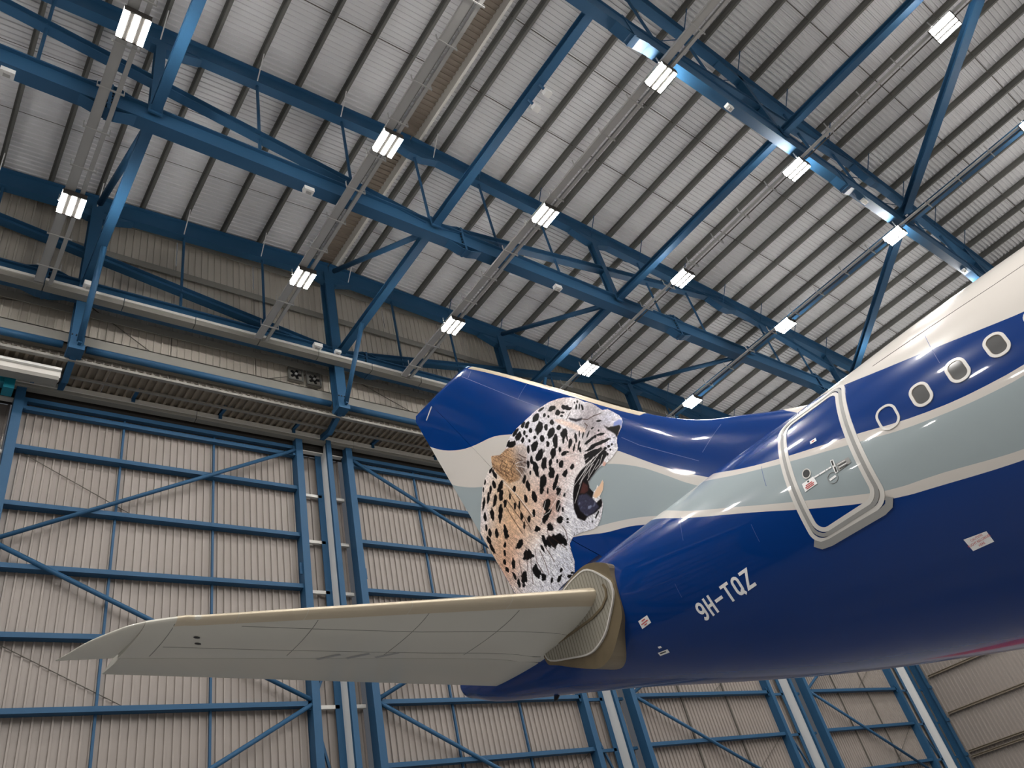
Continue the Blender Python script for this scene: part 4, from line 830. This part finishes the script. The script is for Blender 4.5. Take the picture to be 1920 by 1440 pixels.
    rgb = np.clip(img[use], 0, 1); rgb = np.where(rgb <= 0.04045, rgb / 12.92, ((rgb + 0.055) / 1.055) ** 2.4)
    ca = me.color_attributes.new('print', 'FLOAT_COLOR', 'POINT'); ca.data.foreach_set('color', np.concatenate([rgb, np.ones((len(rgb), 1))], 1).ravel().astype(np.float32))
    me.polygons.foreach_set('use_smooth', [True] * len(F))
    mt = bpy.data.materials.new('leopard_print'); mt.use_nodes = True; b = mt.node_tree.nodes['Principled BSDF']
    at = mt.node_tree.nodes.new('ShaderNodeVertexColor'); at.layer_name = 'print'; mt.node_tree.links.new(at.outputs[0], b.inputs['Base Color'])
    b.inputs['Roughness'].default_value = 0.4; b.inputs['Specular IOR Level'].default_value = 0.12
    me.materials.append(mt); o = bpy.data.objects.new('leopard_print', me); COL.objects.link(o); o.parent = fin
    o['label'] = 'printed snarling spotted leopard head'
leopard()

# ------------------------------------------------------------------ horizontal stabilizers
ZR, DIH = 5.05, math.tan(math.radians(6))
lep = [(0.2, 8.0), (1.6, 8.83), (8.25, 12.75), (8.74, 13.21), (9.01, 13.71), (9.21, 14.18), (9.37, 14.78), (9.44, 15.0)]
sle = pchip(np.array([p[0] for p in lep]), np.array([p[1] for p in lep]))
def h_le(s): return 8.83 + (s - 1.6) * 3.92 / 6.65 if s < 8.0 else float(sle(s))
def h_te(s): return 13.29 + s * 1.96 / 8.14
def h_hinge(s): return 11.05 + s * 0.386
def h_tipte(s): return 14.62 + (s - 8.62) * 0.50
def h_half(a, s, te):
    l = h_le(s); c = te - l; x = min(max((a - l) / c, 0), 1)
    return foil(x, 0.10) * c * (1 + 0.42 * math.exp(-max(0.0, s - 1.45) / 0.4))
def hz(s): return ZR + DIH * s
def wing_loft(ss, fa, fb, teF, sgn, m0=0.0, m1=1.0, nx=16, nose=True):
    xs = [(1 - math.cos(math.pi / 2 * k / nx)) if nose else k / nx for k in range(nx + 1)]
    vs, fs = [], []; n = 2 * (nx + 1)
    for s in ss:
        a0, a1, te = fa(s), fb(s), teF(s)
        pts = [(a0 + (a1 - a0) * x) for x in xs]
        up = [(a, sgn * s, hz(s) + h_half(a, s, te)) for a in pts]; lo = [(a, sgn * s, hz(s) - h_half(a, s, te)) for a in pts]
        vs += up + lo[::-1]
    for i in range(len(ss) - 1):
        for k in range(n): fs.append((i * n + k, i * n + (k + 1) % n, (i + 1) * n + (k + 1) % n, (i + 1) * n + k)[::int(sgn)])
    fs.append(tuple(range(n))); fs.append(tuple(range((len(ss) - 1) * n, len(ss) * n))[::-1])
    return MB().add(vs, fs)
for sgn, nm in ((1, 'starboard'), (-1, 'port')):
    lo = lambda a, b, n: [a + (b - a) * k / n for k in range(n + 1)]
    st_ = wing_loft(lo(0.7, 8.6, 30), h_le, h_hinge, h_te, sgn).local('horizontal_stabilizer', M_STAB, air); auto_smooth(st_, 40)
    st_['label'] = 'light grey %s horizontal stabilizer' % nm
    tip = wing_loft(lo(8.605, 9.44, 14), h_le, lambda s: max(h_tipte(s), h_le(s) + 0.02), lambda s: max(h_tipte(s), h_le(s) + 0.03), sgn).local('stabilizer_tip', M_STAB, st_); auto_smooth(tip, 40)
    el = wing_loft(lo(1.02, 8.56, 26), lambda s: h_hinge(s) + 0.012, h_te, h_te, sgn, nose=False)
    # slanted inboard edge of the elevator
    el = wing_loft([0.40 + (8.56 - 0.40) * k / 28 for k in range(29)], lambda s: max(h_hinge(s) + 0.012, h_te(s) - 2.0 * (s - 0.36) / 0.62) if s < 1.05 else h_hinge(s) + 0.012, h_te, h_te, sgn, nose=False).local('elevator', M_ELEV, st_); auto_smooth(el, 40)
    segs = [1.45, 3.15, 4.75, 6.33, 7.33, 8.2]
    for s0, s1 in zip(segs, segs[1:]):
        vs, fs = [], []; xq = [0.11, 0.06, 0.025, 0.008, 0.002, 0]; ss = lo(s0 + 0.004, s1 - 0.004, 6); n = 11
        for s in ss:
            l, t = h_le(s), h_te(s); c = t - l; w = (0.30 - 0.018 * s) / 0.11
            row = [(l + x * w - (0.008 if x == 0 else 0), sgn * s, h_half(l + x * w, s, t) + 0.006) for x in xq]; row[-1] = (row[-1][0], sgn * s, 0)
            vs += [(p[0], p[1], hz(s) + p[2]) for p in row] + [(p[0], p[1], hz(s) - p[2]) for p in row[-2::-1]]
        for i in range(6):
            for k in range(n - 1): fs.append((i * n + k, i * n + k + 1, (i + 1) * n + k + 1, (i + 1) * n + k))
        MB().add(vs, fs).local('leading_edge', M_METAL, st_, True)
    if sgn == 1:
        def under(a, s, off=0.0): return (a, s, hz(s) - h_half(a, s, h_te(s)) - off)
        us = lambda p, q, off=0.0: under(p, q, off)
        for pts in ([(11.2, 1.3), (12.05, 3.4), (13.0, 6.2), (13.6, 8.1)], [(10.1, 1.5), (11.3, 4.2), (12.4, 7.2)], [(9.9, 2.9), (11.9, 2.75)], [(10.7, 4.4), (12.6, 4.25)], [(11.7, 6.1), (13.2, 5.95)], [(12.8, 8.2), (14.1, 8.15)]):
            ribbon(pts, 0.012, False, 0.003, 0.15, us).local('panel_seam', M_SEAMG, st_)
        for a, s in ((13.03, 7.73), (13.25, 7.62)):
            blob([(a + 0.04 * math.cos(t), s + 0.06 * math.sin(t)) for t in [2 * math.pi * k / 12 for k in range(12)]], 0.006, us).local('drain_hole', M_BLACK, st_)
        for k in range(3):
            s = 4.1 + 0.5 * k; patch([(11.2 + .5 * (s - 2), s), (11.6 + .5 * (s - 2), s + .28), (11.65 + .5 * (s - 2), s + .2), (11.25 + .5 * (s - 2), s - .08)], 0.004, us).local('access_panel', M_SEALGREY, st_)

# stabilizer apron: bulged bronze surround with ribbed grey plate
def apron(a, z, off=0.0): return (a, 1.80 - 0.2 * (a - 8.5) + off, z)
OUT = [(9.95, 5.77), (9.36, 5.86), (8.91, 5.82), (8.43, 5.57), (8.39, 5.34), (8.37, 5.0), (8.42, 4.59), (8.62, 4.36), (8.98, 4.08), (9.28, 3.98), (9.6, 4.01), (10.17, 4.25), (10.77, 4.54), (11.05, 4.67), (11.13, 4.89), (11.1, 5.2), (10.6, 5.55)]
INN = [(9.93, 5.70), (9.4, 5.77), (8.96, 5.71), (8.51, 5.28), (8.45, 5.09), (8.50, 4.91), (8.76, 4.65), (9.02, 4.44), (9.38, 4.32), (9.7, 4.32), (10.21, 4.46), (10.89, 4.68), (11.04, 4.93), (11.0, 5.15), (10.55, 5.5)]
def catmull(P, k=4):
    n = len(P); out = []
    for i in range(n):
        a, b, c, d = (Vector(P[(i + j) % n]) for j in (-1, 0, 1, 2))
        for q in range(k):
            t = q / k; out.append(tuple(0.5 * (2 * b + (c - a) * t + (2 * a - 5 * b + 4 * c - d) * t * t + (3 * b - a - 3 * c + d) * t ** 3)))
    return out
OUT, INN = catmull(OUT), catmull(INN)
for sgn in (1, -1):
    def surf(a, z, off=0.0, s=sgn): p = apron(a, z, off); return (p[0], s * p[1], p[2])
    n = len(OUT); vs = [surf(*p, 0.0) for p in OUT] + [surf(p[0], p[1], -0.9) for p in OUT]
    fs = [tuple(range(n))[::sgn]] + [(i, n + i, n + (i + 1) % n, (i + 1) % n)[::sgn] for i in range(n)]
    ap = MB().add(vs, fs).local('stabilizer_apron', M_BRONZE, air)
    if sgn == 1: ap['label'] = 'weathered bronze apron round the stabilizer root'
    n = len(INN); MB().add([surf(*p, 0.03) for p in INN] + [surf(p[0], p[1], -0.1) for p in INN], [tuple(range(n))[::sgn]] + [(i, n + i, n + (i + 1) % n, (i + 1) % n)[::sgn] for i in range(n)]).local('seal_plate', M_RIBPL, ap)
    ribbon(INN, 0.03, True, 0.045, 0.1, surf).local('seal_bead', M_PAINTW, ap)
    if sgn == 1:
        inn = [Vector(p) for p in INN]
        def span(a):
            zs_ = []
            for i in range(len(inn)):
                p, q = inn[i], inn[(i + 1) % len(inn)]
                if (p.x > a) != (q.x > a): zs_.append(p.y + (q.y - p.y) * (a - p.x) / (q.x - p.x))
            return (min(zs_), max(zs_)) if len(zs_) >= 2 else None
        a = 8.56
        while a < 11.0:
            r = span(a)
            if r and r[1] - r[0] > 0.08: ribbon([(a, r[0] + 0.02), (a, r[1] - 0.02)], 0.014, False, 0.036, 0.3, surf).local('plate_rib', M_RIBDK, ap)
            a += 0.09
        ribbon([(8.66, 5.25), (8.62, 5.14), (8.66, 5.0), (8.87, 4.885), (9.22, 4.84), (9.86, 4.855), (10.45, 4.885), (11.04, 4.95)], 0.045, False, 0.055, 0.1, surf).local('root_seal', M_BRONZE, ap)
